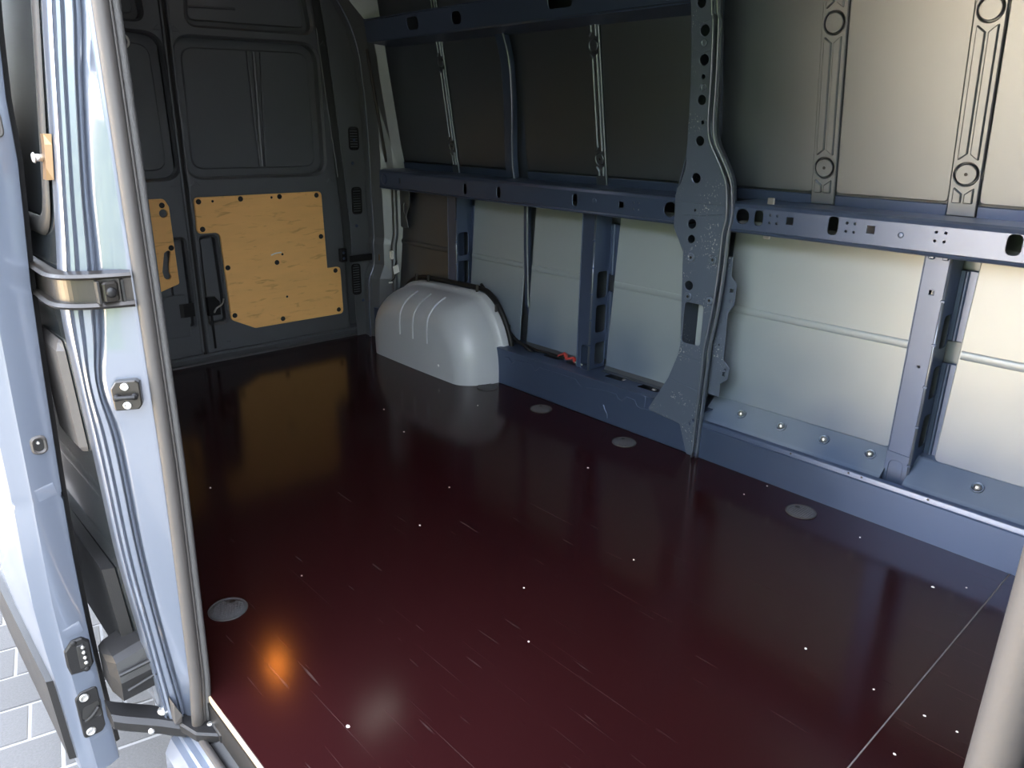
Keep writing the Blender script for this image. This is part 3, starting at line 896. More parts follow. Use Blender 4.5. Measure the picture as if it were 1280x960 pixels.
# black weatherstrip between the leaves
ms = box('trim_4', 0.8805, 0.8975, 3.606, 3.668, 0.03, 1.84, 'hole', ch=0.001)
tag(ms, 'black rubber strip between the two rear door leaves', 'seal', kind='structure')

# ================================================================ near side wall: jamb, body side, track
EZ = [(-0.30, -0.060), (-0.044, -0.078), (0.143, -0.090), (0.333, -0.105), (0.542, -0.112), (0.687, -0.118), (0.821, -0.121), (0.92, -0.110), (1.057, -0.095), (1.288, -0.070), (1.55, -0.035), (1.80, 0.01)]


def curve(T, z):
    """smooth (Catmull-Rom style) interpolation through a table"""
    if z <= T[0][0]:
        return T[0][1]
    if z >= T[-1][0]:
        return T[-1][1]
    for i in range(len(T) - 1):
        if T[i][0] <= z <= T[i + 1][0]:
            break
    (a, b), (c, d) = T[i], T[i + 1]
    m0 = (d - T[max(i - 1, 0)][1]) / (c - T[max(i - 1, 0)][0])
    k = min(i + 2, len(T) - 1)
    m1 = (T[k][1] - b) / (T[k][0] - a)
    h = c - a
    t = (z - a) / h
    return (2 * t ** 3 - 3 * t * t + 1) * b + (t ** 3 - 2 * t * t + t) * h * m0 + (-2 * t ** 3 + 3 * t * t) * d + (t ** 3 - t * t) * h * m1


def ex(z):
    return curve(EZ, z)


PZ = [(-0.30, -0.030), (-0.023, -0.040), (0.087, -0.050), (0.226, -0.061), (0.371, -0.069), (0.504, -0.072), (0.599, -0.076), (0.662, -0.087), (0.705, -0.088), (0.774, -0.074), (0.881, -0.064), (1.009, -0.057), (1.176, -0.040), (1.289, -0.025), (1.8, 0.0)]


def pz(z):
    return curve(PZ, z)


wl_root = empty('wall_left', (0, 2.4, 0))
tag(wl_root, 'blue painted door jamb and body side beside the sliding door opening', 'wall', kind='structure')
zs = [-0.06 + 1.84 * k / 90 for k in range(91)]


def jamb_ring(z):
    e, p = ex(z), min(pz(z), -0.024)
    p = max(p, e + 0.022)
    L = e - p                              # negative span of the ribbed part
    q = lambda t: p + L * t
    xi = 0.002 + 0.010 * min(1, max(0, z) / 0.5)
    return [(xi, 1.40, z), (xi, 1.345, z), (-0.026, 1.345, z), (-0.030, 1.347, z),
            (p + 0.004, 1.366, z), (p, 1.371, z),
            (q(0.06), 1.384, z), (q(0.14), 1.384, z), (q(0.17), 1.374, z), (q(0.24), 1.374, z), (q(0.27), 1.386, z), (q(0.33), 1.386, z), (q(0.37), 1.374, z),
            (q(0.56), 1.379, z), (q(0.60), 1.388, z), (q(0.66), 1.388, z), (q(0.70), 1.380, z), (q(0.80), 1.384, z), (q(0.83), 1.392, z), (q(0.88), 1.392, z),
            (q(0.92), 1.386, z), (q(0.98), 1.392, z), (q(1.0), 1.402, z), (q(1.0), 1.43, z), (0.0, 1.43, z)]


loft('pillar_jamb', [jamb_ring(z) for z in zs], 'gloss', wl_root, smooth='angle')
# body side behind the jamb
bz = [-0.05, 0.05, 0.15, 0.25, 0.35, 0.45, 0.55, 0.65, 0.75, 0.826, 0.876, 0.92, 1.0, 1.1, 1.2, 1.3, 1.45, 1.6, 1.78]
loft('body_side', [[(ex(z) + .001, 1.428, z), (ex(z) - 0.0, 1.5, z), (ex(z) - 0.004, 2.4, z), (ex(z), 3.74, z), (ex(z) + 0.012, 3.74, z), (ex(z) + 0.008, 2.4, z), (ex(z) + .012, 1.5, z), (ex(z) + .012, 1.43, z)] for z in bz], 'body_shaded', wl_root, smooth='angle')
loft('inner_lining', [[(0.014, 1.40, z), (0.014, 3.60, z), (0.004, 3.60, z), (0.004, 1.40, z)] for z in (0.0, 0.9, 1.80)], 'skin', wl_root)
wr = []
for (y, z) in fillet([(1.455, 0.945), (2.60, 0.945), (2.60, 1.62), (1.48, 1.62), (1.46, 1.45)], 0.06, 6):
    wr.append((ex(z) - 0.003, y, z))
sweep('window_rim', wr, half_round(0.034, 0.006), (-1, 0, 0), 'hole', wl_root, closed_prof=False, closed_path=True)
loft('lower_moulding', [[(ex(z) - 0.001, 1.47, z), (ex(z) - 0.022, 1.48, z), (ex(z) - 0.022, 2.9, z), (ex(z) - .001, 2.9, z)] for z in (0.02, 0.06, 0.24, 0.28)], 'black', wl_root)

# centre track wrapped around the jamb
tp_ = [(-0.028, 1.338), (-0.060, 1.346), (-0.092, 1.358), (-0.118, 1.378), (-0.130, 1.410), (-0.131, 1.46), (-0.129, 1.60), (-0.127, 2.2), (-0.124, 3.2)]
tps = [Vector((p.x, p.y, 0)) for p in smooth_path([(x, y, 0) for x, y in tp_], 4)]


def track_part(name, z, prof, m, parent):
    return sweep(name, [(p.x, p.y, z) for p in tps], [(-a, b) for a, b in prof], (0, 0, 1), m, parent, smooth=False)


trk = track_part('centre_track', 0.853, [(-0.010, -0.024), (-0.004, -0.024), (-0.004, 0.024), (-0.010, 0.024)], 'track', wl_root)
track_part('track_lip', 0.876, [(-0.012, -0.003), (0.006, -0.004), (0.010, 0.0), (0.006, 0.005), (-0.012, 0.008)], 'track', trk)
track_part('track_lip', 0.829, [(-0.012, -0.008), (0.006, -0.006), (0.011, -0.001), (0.006, 0.004), (-0.012, 0.003)], 'track', trk)
box('track_stop', -0.074, -0.050, 1.334, 1.352, 0.834, 0.868, 'track', trk)
dome('stop_bolt', (-0.062, 1.334, 0.851), (0, -1, 0), 0.009, 0.005, 'black', trk, n=12)
for x in (-0.080, -0.043):
    box('stop_gap', x - 0.002, x + 0.002, 1.335, 1.352, 0.833, 0.870, 'hole', trk, 0.0005)

# striker on the painted face
nn = Vector((-0.42, -0.9, 0)).normalized()
sc = Vector((-0.062, 1.345, 0.668))
A = Vector((0, 0, 1)).cross(nn) * -1
stz = plate('striker_plate', fillet([(-0.021, -0.026), (0.017, -0.026), (0.023, -0.018), (0.023, 0.022), (0.017, 0.027), (-0.014, 0.027), (-0.023, 0.014)], 0.004), [], sc + nn * 0.003, A if A.cross(Vector((0, 0, 1))).dot(nn) > 0 else -A, (0, 0, 1), 0.02, 'track', wl_root, ch=0.002)
for dz in (0.017, -0.017):
    dome('striker_screw', sc + nn * 0.003 + Vector((0, 0, dz)), nn, 0.0075, 0.003, 'steel', stz, n=14, rim=[(1, 0), (.92, .8), (.6, 1), (.45, .4), (.3, .4)])
S = A
for s in (-1, 1):
    tube('striker_post', [tuple(sc + S * 0.014 * s), tuple(sc + S * 0.014 * s + nn * 0.013)], 0.0055, 'black', stz)
tube('striker_bar', [tuple(sc + S * -0.016 + nn * 0.012), tuple(sc + nn * 0.013), tuple(sc + S * 0.016 + nn * 0.012)], 0.0042, 'black', stz)

loft('body_buffer', [[(ex(z) - 0.001, 1.452 + g, z), (ex(z) - 0.013 + g, 1.460 + g, z), (ex(z) - 0.013 + g, 1.600, z), (ex(z) - 0.001, 1.606, z)] for z, g in ((0.54, .004), (0.55, 0.0), (0.735, 0.0), (0.748, 0.006), (.752, .010))], 'rubber', wl_root)
# yellow-passivated stop on the body side
bs = loft('door_stop', [[(ex(z) - 0.002, 1.408, z), (ex(z) - 0.012, 1.410 + w, z), (ex(z) - 0.012, 1.430 + w, z), (ex(z) - 0.002, 1.436, z)] for z, w in ((1.026, .004), (1.045, 0.0), (1.08, 0.0), (1.096, .004))], 'brass', wl_root)
tube('stop_pin', [(ex(1.06) - 0.01, 1.425, 1.06), (ex(1.06) - 0.026, 1.425, 1.06)], 0.006, 'steel', bs)
dome('stop_pin_head', (ex(1.06) - 0.024, 1.425, 1.06), (-1, 0, 0), 0.009, 0.004, 'steel', bs, n=12)

# sill of the door opening
os_ = loft('opening_sill', [[(-0.001, y, -0.013), (-0.001, y, -0.085), (-0.020, y, -0.092), (-0.030, y, -0.080), (-0.041, y, -0.080), (-0.044, y, -0.098), (-0.056, y, -0.100), (-0.058, y, -0.112), (-0.070, y, -0.116), (-0.085, y, -0.145), (-0.090, y, -0.30), (0.03, y, -0.30), (0.03, y, -0.013)]
                            for y in (1.40, -0.25)], 'gloss', wl_root)
loft('step_tread', [[(-0.002, y, -0.0135), (-0.004, y, -0.080), (-0.022, y, -0.088), (-0.026, y, -0.083), (-0.010, y, -0.070), (-0.008, y, -0.0135)] for y in (1.335, 0.06)], 'black', wl_root)
sweep('sill_seal', [(-0.035, 1.335, -0.078), (-0.035, 0.06, -0.078)], ring_prof(0.008, 8), (0, 0, 1), 'rubber', wl_root)
# front post of the opening and the side beyond it
loft('front_post', [[(0.02, 0.035, z), (-0.03, 0.035, z), (-0.11, -0.005, z), (-0.115, -0.31, z), (0.03, -0.31, z)] for z in (-0.3, 0.8, 1.78)], 'gloss', wl_root)
loft('header', [[(0.03, y, 1.85), (-0.04, y, 1.80), (-0.05, y, 1.70), (0.02, y, 1.70)] for y in (-0.25, 1.43)], 'gloss', wl_root)


# rubber seals round the opening
def door_seal(name, y, s, label):
    """s = +1 seal on the rear jamb (lips face -Y), -1 on the front post"""
    root = empty(name, (0, y, 0))
    tag(root, label, 'seal', kind='structure')
    zz = [-0.075 + 1.80 * k / 30 for k in range(31)]
    xo = lambda z: (0.004 + 0.010 * min(1, max(0, z) / 0.5)) - (0.0 if z > 0.05 else 0.008 * (0.05 - z) / 0.12)
    path = [(xo(z), y, z) for z in zz]
    # bulb: outer, smooth; lip: inner, textured
    sweep('seal_bulb', [(x - 0.027, y - s * 0.001, z) for x, y, z in path], ring_prof(0.0125, 12, 0.012), (0, -s, 0), 'rubber', root)
    sweep('seal_groove', [(x - 0.0145, y - s * 0.004, z) for x, y, z in path], ring_prof(0.0032, 8), (0, -s, 0), 'rubber', root)
    sweep('seal_lip', [(x - 0.005, y + s * 0.003, z) for x, y, z in path], ring_prof(0.0075, 10, 0.011), (0, -s, 0), 'rubber2', root)
    return root


door_seal('trim_1', 1.337, 1, 'long grey rubber seal on the rear edge of the sliding door opening')
fs = door_seal('trim_2', 0.050, -1, 'out-of-focus beige-grey rubber seal at the front edge of the door opening')

# ================================================================ sliding door, pushed back along the body
DI = [(-0.20, -0.148), (0.04, -0.157), (0.31, -0.159), (0.51, -0.154), (0.727, -0.146), (0.92, -0.136), (1.0, -0.126), (1.15, -0.124), (1.22, -0.120), (1.5, -0.09), (1.75, -0.05)]
DO = [(-0.20, -0.224), (0.046, -0.236), (0.20, -0.245), (0.38, -0.243), (0.47, -0.241), (0.727, -0.240), (0.92, -0.235), (1.15, -0.215), (1.5, -0.17), (1.75, -0.13)]


def lin(T, z):
    return curve(T, z)


sd = empty('door_3', (-0.20, 2.1, -0.20))
tag(sd, 'open sliding side door, blue-grey, seen edge-on', 'door', kind='structure')
DY = 1.50


def door_ring(z, g=0.0):
    i, u = lin(DI, z) - g, lin(DO, z) + g
    w = i - u
    return [(i, DY + 0.014, z), (i - 0.004, DY + 0.003, z), (i - 0.012, DY, z), (i - w * 0.62, DY - 0.001, z), (i - w * 0.68, DY + 0.004, z), (u + 0.012, DY + 0.009, z), (u + 0.003, DY + 0.013, z), (u, DY + 0.022, z),
            (u - 0.004, 2.1, z), (u, 2.74, z), (i, 2.76, z), (i - 0.004, 2.1, z)]


dz = [-0.195, -0.19] + [-0.17 + 0.1 * k for k in range(6)] + [0.436, 0.446, 0.456, 0.47] + [0.55 + 0.1 * k for k in range(12)] + [1.74]
loft('door_shell', [door_ring(z, 0.012 if z == -0.195 else (0.003 if z in (0.446,) else 0.0)) for z in dz], 'gloss', sd, smooth='angle')
# pressed ridges across the edge face
for za, zb in ((0.455, 0.466), (0.150, 0.162), (-0.108, -0.094)):
    sweep('pressed_ridge', [(lin(DI, zb) - .014, DY - .0003, zb), (lin(DI, za) - 0.045, DY - 0.0006, (za + zb) / 2)], half_round(0.026, 0.0008), (0, -1, 0), 'gloss', sd, closed_prof=False)
# oval locating socket
f2 = lambda pts, cx, cz: [(cx + a, cz + b) for a, b in pts]
so = rw('locating_socket', slot(-0.181, 0.558, 0.027, 0.036), [slot(-0.181, 0.558, 0.015, 0.024)], DY - 0.006, 'rubber', sd, 0.009, ch=0.003)
rw('socket_floor', slot(-0.181, 0.558, 0.016, 0.025), [], DY - 0.002, 'black', so, 0.002)
dome('socket_pin', (-0.182, DY - 0.002, 0.563), (0, -1, 0), 0.0035, 0.006, 'steel', so, n=10)
o = rw('edge_grommet', slot(-0.152, 1.109, 0.024, 0.042), [], DY - 0.004, 'rubber', sd, 0.006, ch=0.002)
# contact block with four pins
cb = rw('contact_block', f2(fillet([(-0.020, -0.036), (0.012, -0.040), (0.022, -0.026), (0.022, 0.026), (0.010, 0.040), (-0.008, 0.040), (-0.024, 0.022), (-0.024, -0.016)], 0.004), -0.187, 0.099), [], DY - 0.007, 'black', sd, 0.009, ch=0.003)
rw('contact_recess', f2(fillet([(-0.006, -0.028), (0.008, -0.028), (0.008, 0.026), (-0.006, 0.026)], 0.003), -0.184, 0.099), [], DY - 0.0085, 'hole', cb, 0.002)
for k in range(4):
    dome('contact_pin', (-0.1795 + 0.0004 * k, DY - 0.0085, 0.119 - 0.0125 * k), (0, -1, 0), 0.0042, 0.004, 'steel', cb, n=10)
for dx, d_z in ((-0.008, 0.034), (0.006, -0.034)):
    dome('block_screw', (-0.185 + dx, DY - 0.007, 0.099 + d_z), (0, -1, 0), 0.006, 0.002, 'black', cb, n=10)
# latch
la = rw('latch_plate', f2(fillet([(-0.020, -0.058), (0.014, -0.058), (0.022, -0.046), (0.020, 0.056), (-0.012, 0.056), (-0.022, 0.042)], 0.008), -0.188, -0.042), [fillet([(-0.204, -0.052), (-0.170, -0.060), (-0.170, -0.022), (-0.200, -0.026)], 0.006)], DY - 0.004, 'black', sd, 0.006, ch=0.002)
rw('latch_pocket', fillet([(-0.207, -0.066), (-0.166, -0.066), (-0.166, -0.018), (-0.207, -0.018)], 0.006), [], DY - 0.0028, 'hole', la, 0.002)
tube('latch_claw', [(-0.200, DY - 0.003, -0.058), (-0.188, DY - 0.007, -0.05), (-0.172, DY - 0.006, -0.034)], 0.004, 'black', la)
for x, z in ((-0.194, 0.000), (-0.194, -0.086)):
    dome('latch_screw', (x, DY - 0.004, z), (0, -1, 0), 0.0095, 0.004, 'steel', la, n=16, rim=[(1, 0), (.92, .8), (.65, 1), (.5, .4), (.3, .4)])
# roller bracket on the inner face
loft('roller_bracket', [[(x, DY - 0.10 + s, z0), (x, DY - 0.105 + s, z0 + 0.045), (x, DY - 0.09 + s, z1 - 0.006), (x, DY - 0.07 + s, z1), (x, DY + 0.01, z1), (x, DY + 0.01, z0)]
                        for x, s, z0, z1 in ((-0.150, 0.05, 0.020, 0.095), (-0.140, 0.012, 0.015, 0.105), (-0.075, 0.0, 0.03, 0.128), (-0.062, 0.010, 0.045, 0.122))], 'black', sd)
sweep('bracket_rib', [(-0.140, DY - 0.094, 0.082), (-0.085, DY - 0.104, 0.094)], half_round(0.008, 0.005), (0, -1, 0.3), 'black', sd, closed_prof=False)
sweep('bracket_rib', [(-0.130, DY - 0.094, 0.040), (-0.070, DY - 0.106, 0.062)], half_round(0.008, 0.005), (0, -1, 0.3), 'black', sd, closed_prof=False)
# lower guide arm reaching into the sill
arm = loft('guide_arm', [[(x, y - 0.010, z - 0.036), (x, y - 0.022, z - 0.026), (x, y - 0.024, z - 0.006), (x, y - 0.012, z + 0.004), (x, y + 0.030, z + 0.012), (x, y + 0.030, z - 0.03)]
                         for x, y, z in ((-0.162, 1.455, -0.030), (-0.145, 1.442, -0.036), (-0.090, 1.405, -0.052), (-0.052, 1.375, -0.064))], 'black', sd)
hz('arm_head', fillet([(-0.060, 1.36), (-0.045, 1.31), (-0.010, 1.275), (0.012, 1.265), (0.012, 1.30), (-0.015, 1.335), (-0.03, 1.37), (-0.05, 1.395)], 0.008), [], -0.055, 'black', sd, 0.02, ch=0.004)
box('arm_roller_fork', -0.012, 0.022 - 0.03 + 0.012, 1.265, 1.315, -0.075, -0.048, 'black', sd, 0.006)
dome('arm_rivet', (-0.105, 1.392, -0.068), (0, -1, 0.3), 0.007, 0.004, 'steel', sd, n=12)
dome('arm_rivet', (-0.012, 1.318, -0.0555), (0, 0, 1), 0.007, 0.003, 'steel', sd, n=12)
dome('arm_rivet', (-0.076, 1.40, -0.040), (0, -.4, 1), 0.011, 0.005, 'steel', sd, n=12)
loft('guide_wedge', [[(x, 1.362, z0), (x, 1.35, z1), (x, 1.385, z1), (x, 1.385, z0)] for x, z0, z1 in ((-0.066, -0.055, 0.004), (-0.054, -0.06, -0.03))], 'rubber', sd)
# exterior moulding
loft('side_moulding', [[(lin(DO, z) + 0.003, DY + 0.02, z), (lin(DO, z) - 0.012, DY + 0.026, z), (lin(DO, z) - 0.018, 2.1, z), (lin(DO, z) - 0.012, 2.73, z), (lin(DO, z) + 0.003, 2.73, z)] for z in (-0.155, -0.145, 0.035, 0.05)], 'black', sd)
# inner face furniture: handle recess strip and ribs
for z in (0.35, 0.80):
    sweep('inner_rib', [(lin(DI, z) + 0.001, DY + 0.05, z), (lin(DI, z) + 0.001, 2.7, z)], half_round(0.03, 0.008), (1, 0, 0), 'gloss', sd, closed_prof=False)
loft('door_weatherstrip', [[(lin(DI, z) + 0.002, DY + 0.03, z), (lin(DI, z) + 0.010, DY + 0.034, z), (lin(DI, z) + 0.010, DY + 0.046, z), (lin(DI, z) + 0.002, DY + 0.05, z)] for z in dz[2:]], 'black', sd)

# ================================================================ paving outside
GZ = -0.60
M['asphalt'] = mat('grey_yard_surface', (0.055, 0.055, 0.055), 0.95, var=0.15, scale=30)
pav = obj('pavement', [(-14, -12, GZ - 0.012), (12, -12, GZ - 0.012), (12, 22, GZ - 0.012), (-14, 22, GZ - 0.012)], [(0, 1, 2, 3)], 'asphalt')
hz('joint_sand', [(-1.3, 1.1), (0.6, 1.1), (0.6, 4.4), (-1.3, 4.4)], [], GZ - 0.0025, 'grout', pav, 0.006, 0.001)
tag(pav, 'grey concrete block paving beside the van', 'pavement', kind='structure')
ang = math.radians(-12)
ca, sa = math.cos(ang), math.sin(ang)
LX, LY, GAP = 0.255, 0.165, 0.006
shape = {}
for k in range(3):
    v, f = [], []
    x, y, c = LX / 2 - GAP / 2, LY / 2 - GAP / 2, 0.004
    for zz, i in ((-0.03, 0), (-c, 0), (0, c)):
        v += [(-x + i, -y + i, zz), (x - i, -y + i, zz), (x - i, y - i, zz), (-x + i, y - i, zz)]
    for a in (0, 4):
        f += [(a + j, a + (j + 1) % 4, a + 4 + (j + 1) % 4, a + 4 + j) for j in range(4)]
    f.append((8, 9, 10, 11))
    me = bpy.data.meshes.new('paver')
    me.from_pydata(v, [], f)
    me.materials.append(PAV[k])
    me.update()
    shape[k] = me
npv = 0
spots = []
for j in range(-14, 14):
    for i in range(-9, 9):
        lx = (i + (0.5 if j % 2 else 0.0) + 0.17 * ((j * 7) % 3 - 1)) * LX
        ly = j * LY
        x = -0.24 + ca * lx - sa * ly
        y = 2.47 + sa * lx + ca * ly
        spots.append((x, y))
near = [s for s in spots if -1.25 < s[0] < 0.45 and 1.25 < s[1] < 4.3]
near.sort(key=lambda s: abs(s[0] + 0.2) + abs(s[1] - 2.2) * .6)
for x, y in near[:140]:
    o = bpy.data.objects.new('paver', shape[random.randrange(3)])
    COL.objects.link(o)
    o.parent = pav
    o.location = (x, y, GZ + random.uniform(-0.001, 0.001))
    o.rotation_euler = (0, 0, ang)

# ================================================================ things in the load space
# --- wheel arch cover
CY, C0 = 2.862, [(3.300, 0.0), (3.306, 0.12), (3.295, 0.22), (3.255, 0.285), (3.190, 0.335), (3.110, 0.364), (2.999, 0.373), (2.80, 0.380), (2.640, 0.381), (2.580, 0.365), (2.525, 0.322), (2.470, 0.245), (2.437, 0.16), (2.425, 0.08), (2.424, 0.0)]
c0 = [(p.x, p.y) for p in smooth_path([(a, b, 0) for a, b in C0], 3)]


def zc(y):
    """upper contour height at y"""
    best = 0
    for (a, b), (c, d) in zip(c0, c0[1:]):
        if min(a, c) <= y <= max(a, c) and abs(a - c) > 1e-6:
            best = max(best, b + (d - b) * (y - a) / (c - a))
    return best


def arch_s(a):
    k = 1 - math.cos(a)
    return 1.795 - 0.195 * math.sin(a), 1 - 0.29 * k, 1 - 0.36 * k


wa = empty('wheel_arch_cover', (1.70, 2.862, 0.0))
tag(wa, 'grey moulded plastic wheel arch cover with three curved ribs', 'wheel arch')
rings = []
rings.append([(1.835, a, b) for a, b in c0])
rings.append([(1.806, a, b) for a, b in c0])
rings.append([(1.800, CY + (a - CY) * 0.992, b * 0.985) for a, b in c0])
for k in range(0, 11):
    X, sy, sz = arch_s(math.pi / 2 * k / 10)
    sy, sz = sy * 0.975, sz * 0.955
    rings.append([(X, CY + (a - CY) * sy, b * sz) for a, b in c0])
X, sy, sz = arch_s(math.pi / 2)
for q in (0.7, 0.4, 0.1, 0.0):
    rings.append([(X - 0.004 * (1 - q * q), CY + (a - CY) * sy * .975 * q, b * sz * .955 * (0.15 + .85 * q)) for a, b in c0])
body = loft('cover_shell', rings, 'arch', wa, smooth=True, closed=False, caps=False)
for y0 in (2.965, 2.858, 2.745):
    pth, nrm = [], []
    for k in range(15):
        a = 0.45 + (math.pi / 2 - 0.45) * k / 14
        X, sy, sz = arch_s(a)
        z = zc(CY + (y0 - CY) / (sy * .975)) * sz * .955
        pth.append((X, y0, z))
        nrm.append((-math.sin(a), 0, max(0.02, math.cos(a))))
    X, zlast = pth[-1][0], pth[-1][2]
    for k in range(1, 5):
        pth.append((X - 0.0025, y0, zlast - (zlast - 0.150) * k / 4))
        nrm.append((-1, 0, 0.02))
    sweep('moulded_rib', pth, half_round(0.011, 0.006), nrm, 'arch', wa, closed_prof=False)
dome('cover_screw', (1.598, 2.66, 0.062), (-1, 0, 0), 0.006, 0.002, 'white', wa, n=10)
sweep('foam_edge', [(1.842, CY + (a - CY) * 1.02, b * 1.03 + 0.002) for a, b in c0 if b > .05], ring_prof(0.012, 8), (-1, 0, 0), 'black', wa)
for y, z in ((2.64, 0.395), (2.505, 0.325), (3.12, 0.375), (3.02, .385)):
    box('edge_clip', 1.808, 1.822, y - .004, y + .004, z - 0.012, z + 0.022, 'rubber', wa, 0.002)

# --- round lashing point covers
lash = [(0.146, 1.589, 'grey round lashing cover near the door seal, beside the orange reflection'),
        (1.669, 0.908, 'grey round lashing cover right of the centre pillar, nearest the riveted sill'),
        (1.673, 1.614, 'grey round lashing cover just left of the centre pillar foot'),
        (1.682, 2.066, 'grey round lashing cover between wheel arch cover and centre pillar'),
        (1.688, 2.418, 'dim round lashing cover right at the corner of the grey wheel arch cover')]
for x, y, lb in lash:
    root = empty('lashing_cover', (x, y, 0.0))
    tag(root, lb, 'floor cover', 'round lashing covers let into the floor')
    dome('cover_disc', (x, y, 0.0), (0, 0, 1), 0.046, 0.0025, 'disc', root, n=32, rim=[(1.0, 0.0), (0.985, 0.8), (0.95, 1.0), (0.93, 0.7), (0.90, 0.7), (0.88, 0.95), (0.3, 1.0)])
    gv, gf = [], []
    for a in range(-5, 6):
        for b in range(-5, 6):
            px, py = a * 0.0072 + (0.0036 if b % 2 else 0), b * 0.0072
            if px * px + py * py < 0.037 ** 2 and (px - .02) ** 2 + (py - .022) ** 2 > .011 ** 2:
                s0 = len(gv)
                gv += [(x + px + u, y + py + v, 0.0024) for u, v in ((-.0026, -.0026), (.0026, -.0026), (.0026, .0026), (-.0026, .0026))] + [(x + px, y + py, 0.0042)]
                gf += [(s0 + k, s0 + (k + 1) % 4, s0 + 4) for k in range(4)]
    gp = obj('grip_studs', gv, gf, 'disc', root)
    gp['kind'] = 'stuff'
    sweep('rim', [(x + 0.0445 * math.cos(2 * math.pi * k / 32), y + 0.0445 * math.sin(2 * math.pi * k / 32), 0.0022) for k in range(32)], ring_prof(0.0016, 6), (0, 0, 1), 'rubber2', root, closed_path=True)
    dome('finger_notch', (x + 0.020, y + 0.022, 0.0022), (0, 0, 1), 0.008, 0.0012, 'hole', root, n=12)

# --- crumbs on the floor
where = ['left of the mid floor, straight behind the near lashing cover', 'in the middle of the floor, level with the near lashing cover', 'closest to the pale floor edge by the door',
         'out in front of the floor joint, alone in the right foreground', 'just behind the floor joint near its middle', 'just in front of the floor joint near its middle', 'in front of the floor joint at the bottom of the picture',
         'behind the floor joint towards the far sill', 'level with the rib foot, short of the far sill', 'left of the lashing cover below the riveted sill', 'against the sill below the riveted slope', 'far left, close behind the door seal',
         'right of the floor centre among the long scuffs', 'left of the floor centre, nearer the door', 'in front of the wheel arch cover, left of its middle', 'in front of the corner of the wheel arch cover', 'in the far middle, between wheel arch cover and door seal',
         'in front of the centre pillar foot', 'near the far sill below the right rib', 'nearest the beige front seal', 'in the far middle, in line with the centre pillar', 'in the foreground beside the pale lamp reflection']
chips = [(0.348, 1.603), (0.733, 1.613), (0.167, 1.07), (1.067, 0.584), (1.051, 0.423), (1.052, 0.321), (0.904, 0.322), (1.612, 0.422), (1.549, 0.482), (1.64, 1.088), (1.752, 1.07), (0.367, 2.25), (1.063, 1.078), (0.747, 1.181), (1.181, 2.483), (1.506, 2.268), (1.106, 2.232), (1.404, 1.553), (1.655, 0.718), (1.055, 0.262), (0.95, 1.75), (0.61, 1.02)]
for i, (x, y) in enumerate(chips):
    r_ = random.uniform(0.0018, 0.0034)
    a0 = random.uniform(0, 3)
    base = [(x + r_ * random.uniform(.7, 1.3) * math.cos(a0 + 2 * math.pi * k / 6), y + r_ * random.uniform(.8, 1.7) * math.sin(a0 + 2 * math.pi * k / 6)) for k in range(6)]
    rg = [[(px, py, 0.0001) for px, py in base], [(x + (px - x) * .95, y + (py - y) * .95, 0.0012) for px, py in base], [(x + (px - x) * .5, y + (py - y) * .5, 0.0020) for px, py in base]]
    o = loft('crumb', rg, 'chip')
    tag(o, 'tiny pale crumb ' + where[i], 'crumb', 'pale crumbs scattered on the floor')

# --- wiring by the wheel arch
cb_ = empty('cable', (1.86, 2.45, 0.17))
tag(cb_, 'black wiring loom running from behind the wheel arch cover into the sill', 'cable')
tube('sleeve', [(1.89, 2.70, 0.40), (1.884, 2.62, 0.345), (1.876, 2.53, 0.262), (1.868, 2.44, 0.195), (1.860, 2.36, 0.177), (1.868, 2.315, 0.150)], 0.008, 'black', cb_)
tube('branch', [(1.880, 2.66, 0.35), (1.876, 2.56, 0.25), (1.874, 2.45, 0.181), (1.872, 2.36, 0.176), (1.860, 2.27, 0.175), (1.872, 2.20, 0.173), (1.866, 2.12, 0.174)], 0.005, 'black', cb_)
box('cable_tie', 1.860, 1.888, 2.485, 2.493, 0.218, 0.245, 'rubber', cb_, 0.002)
rt = empty('warning_tag', (1.86, 2.09, 0.168))
tag(rt, 'crumpled red tape tag lying on the sill beside the loom', 'tag')
rnd = [(2.135, 0.180, 1.850), (2.11, 0.196, 1.862), (2.085, 0.178, 1.852), (2.06, 0.186, 1.868), (2.045, 0.171, 1.86)]
loft('tape', [[(x - 0.012, y, z), (x, y + 0.004, z + 0.007), (x + 0.013, y, z - 0.002), (x, y + .004, z + .003)] for y, z, x in rnd], 'red', rt)
tube('tape_end', [(1.858, 2.05, 0.174), (1.852, 2.02, 0.178), (1.858, 2.005, 0.172)], 0.003, 'white', rt)

cn = empty('wire_connector', (1.862, 3.385, 0.36))
tag(cn, 'white plug with a square paper tag hanging at the rear corner', 'connector')
box('plug', 1.835, 1.862, 3.375, 3.395, 0.432, 0.478, 'white', cn, 0.004)
tg = loft('paper_tag', [[(1.835 + d, 3.352 + d * .3, 0.356), (1.868 + d, 3.352 + d * .3, 0.366), (1.860 + d, 3.352 + d * .3, 0.408), (1.827 + d, 3.352 + d * .3, 0.398)] for d in (0, 0.002)], 'white', cn)
tube('lead', [(1.86, 3.38, 0.435), (1.865, 3.372, 0.42), (1.850, 3.362, 0.395), (1.845, 3.36, 0.34), (1.835, 3.38, 0.318)], 0.003, 'black', cn)
box('small_clip', 1.822, 1.850, 3.385, 3.391, 0.303, 0.310, 'white', cn, 0.001)

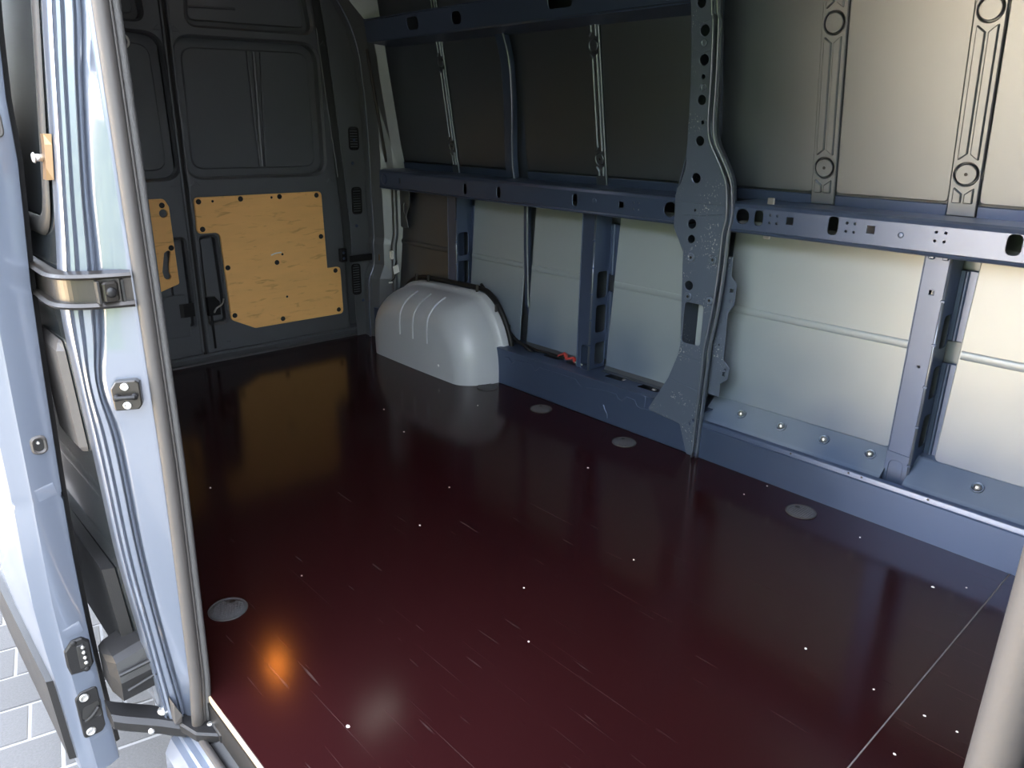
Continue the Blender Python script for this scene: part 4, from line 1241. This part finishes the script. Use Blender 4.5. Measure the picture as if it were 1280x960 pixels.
# --- lamps under the roof
lp = empty('ceiling_lamp', (1.30, 2.86, 1.93))
tag(lp, 'slim white load-space lamp under the roof', 'lamp')
box('lamp_body', 1.18, 1.42, 2.83, 2.88, 1.905, 1.93, 'black', lp, 0.004)
box('lamp_lens', 1.185, 1.415, 2.838, 2.872, 1.899, 1.9048, 'lamp_white', lp, 0.002)
lp2 = empty('amber_lamp', (1.05, 3.57, 1.88))
tag(lp2, 'small amber lamp above the rear doors', 'lamp')
box('lamp_body', 1.02, 1.10, 3.56, 3.60, 1.86, 1.92, 'black', lp2, 0.004)
ax = Vector((-0.91, -2.2, -1.885)).normalized()
lc = Vector((1.06, 3.555, 1.885))
dome('lamp_lens', lc + ax * 0.012, ax, 0.019, 0.004, 'lamp_warm', lp2, n=16)
sweep('lamp_hood', [lc, lc + ax * 0.05], [(a, b) for a, b in ring_prof(0.023, 16)], (0, 0, 1), 'black', lp2, caps=False)

# ================================================================ surroundings behind the viewer (house seen in reflections, the rest added for the light)
M['bounce'] = mat('bounce_ground', (0.44, 0.345, 0.21), 0.9, var=0.1, scale=3)
tr = hz('reflector', [(-8.9, 1.2), (-2.7, 1.2), (-2.7, 9.0), (-8.9, 9.0)], [], GZ + 0.02, 'bounce', None, 0.03, 0.005)  # unseen pale ground added to throw warm light on the right-hand panels
tag(tr, 'added pale sandstone terrace in front of the house', 'reflector', kind='structure')
hs = empty('wall_house', (-9.0, 2.0, GZ))
tag(hs, 'cream rendered house front across the yard', 'house', kind='structure')
wins = [rect(-(y + 0.6), 0.9, -(y - 0.6), 2.1) for y in (-5.5, -2.0, 5.0, 8.5)]
plate('house_wall', [(-13.0, GZ), (9.0, GZ), (9.0, 1.9), (-13.0, 1.9)], [], (-9.0, 0, 0), (0, 1, 0), (0, 0, 1), 0.2, 'cream', hs, 0.01)
for y in (-5.5, -2.0, 5.0, 8.0):
    wfm = plate('window_frame', rect(y - .65, 0.5, y + .65, 1.8), [rect(y - .57, 0.58, y + .57, 1.72)], (-8.96, 0, 0), (0, 1, 0), (0, 0, 1), 0.05, 'white', hs, 0.01)
    plate('pane', rect(y - .58, 0.57, y + .58, 1.73), [], (-8.99, 0, 0), (0, 1, 0), (0, 0, 1), 0.008, 'glass', wfm, 0.001)
loft('house_roof', [[(-8.6, y, 1.85), (-8.65, y, 1.95), (-12, y, 2.9), (-12, y, 2.8)] for y in (-13.2, 9.2)], 'tile', hs)



def blocker(name, x, y0, y1, h, depth, label):
    """unseen hedge: bumpy leafy block added to hide low sky from the van"""
    ny, nz = int((y1 - y0) / 0.22), 12
    rings = []
    for i in range(ny + 1):
        y = y0 + (y1 - y0) * i / ny
        r = []
        hh = h + random.uniform(-.18, .18)
        for k in range(nz + 1):
            r.append((x + random.uniform(-.14, .14) - (0.25 if k == nz else 0), y + random.uniform(-.07, .07), GZ + (hh - GZ) * k / nz))
        for k in range(4):
            r.append((x - depth * (k + 1) / 4 + random.uniform(-.1, .1), y, (hh if k < 2 else GZ) + random.uniform(-.1, .1) * (k < 2)))
        rings.append(r)
    return tag(loft(name, rings, 'leaf'), label, 'blocker', kind='structure')


blocker('blocker', -7.0, -14.0, 1.2, 3.5, 1.2, 'added tall leafy hedge along the yard')  # out of view, added to keep the upper rear panels dark
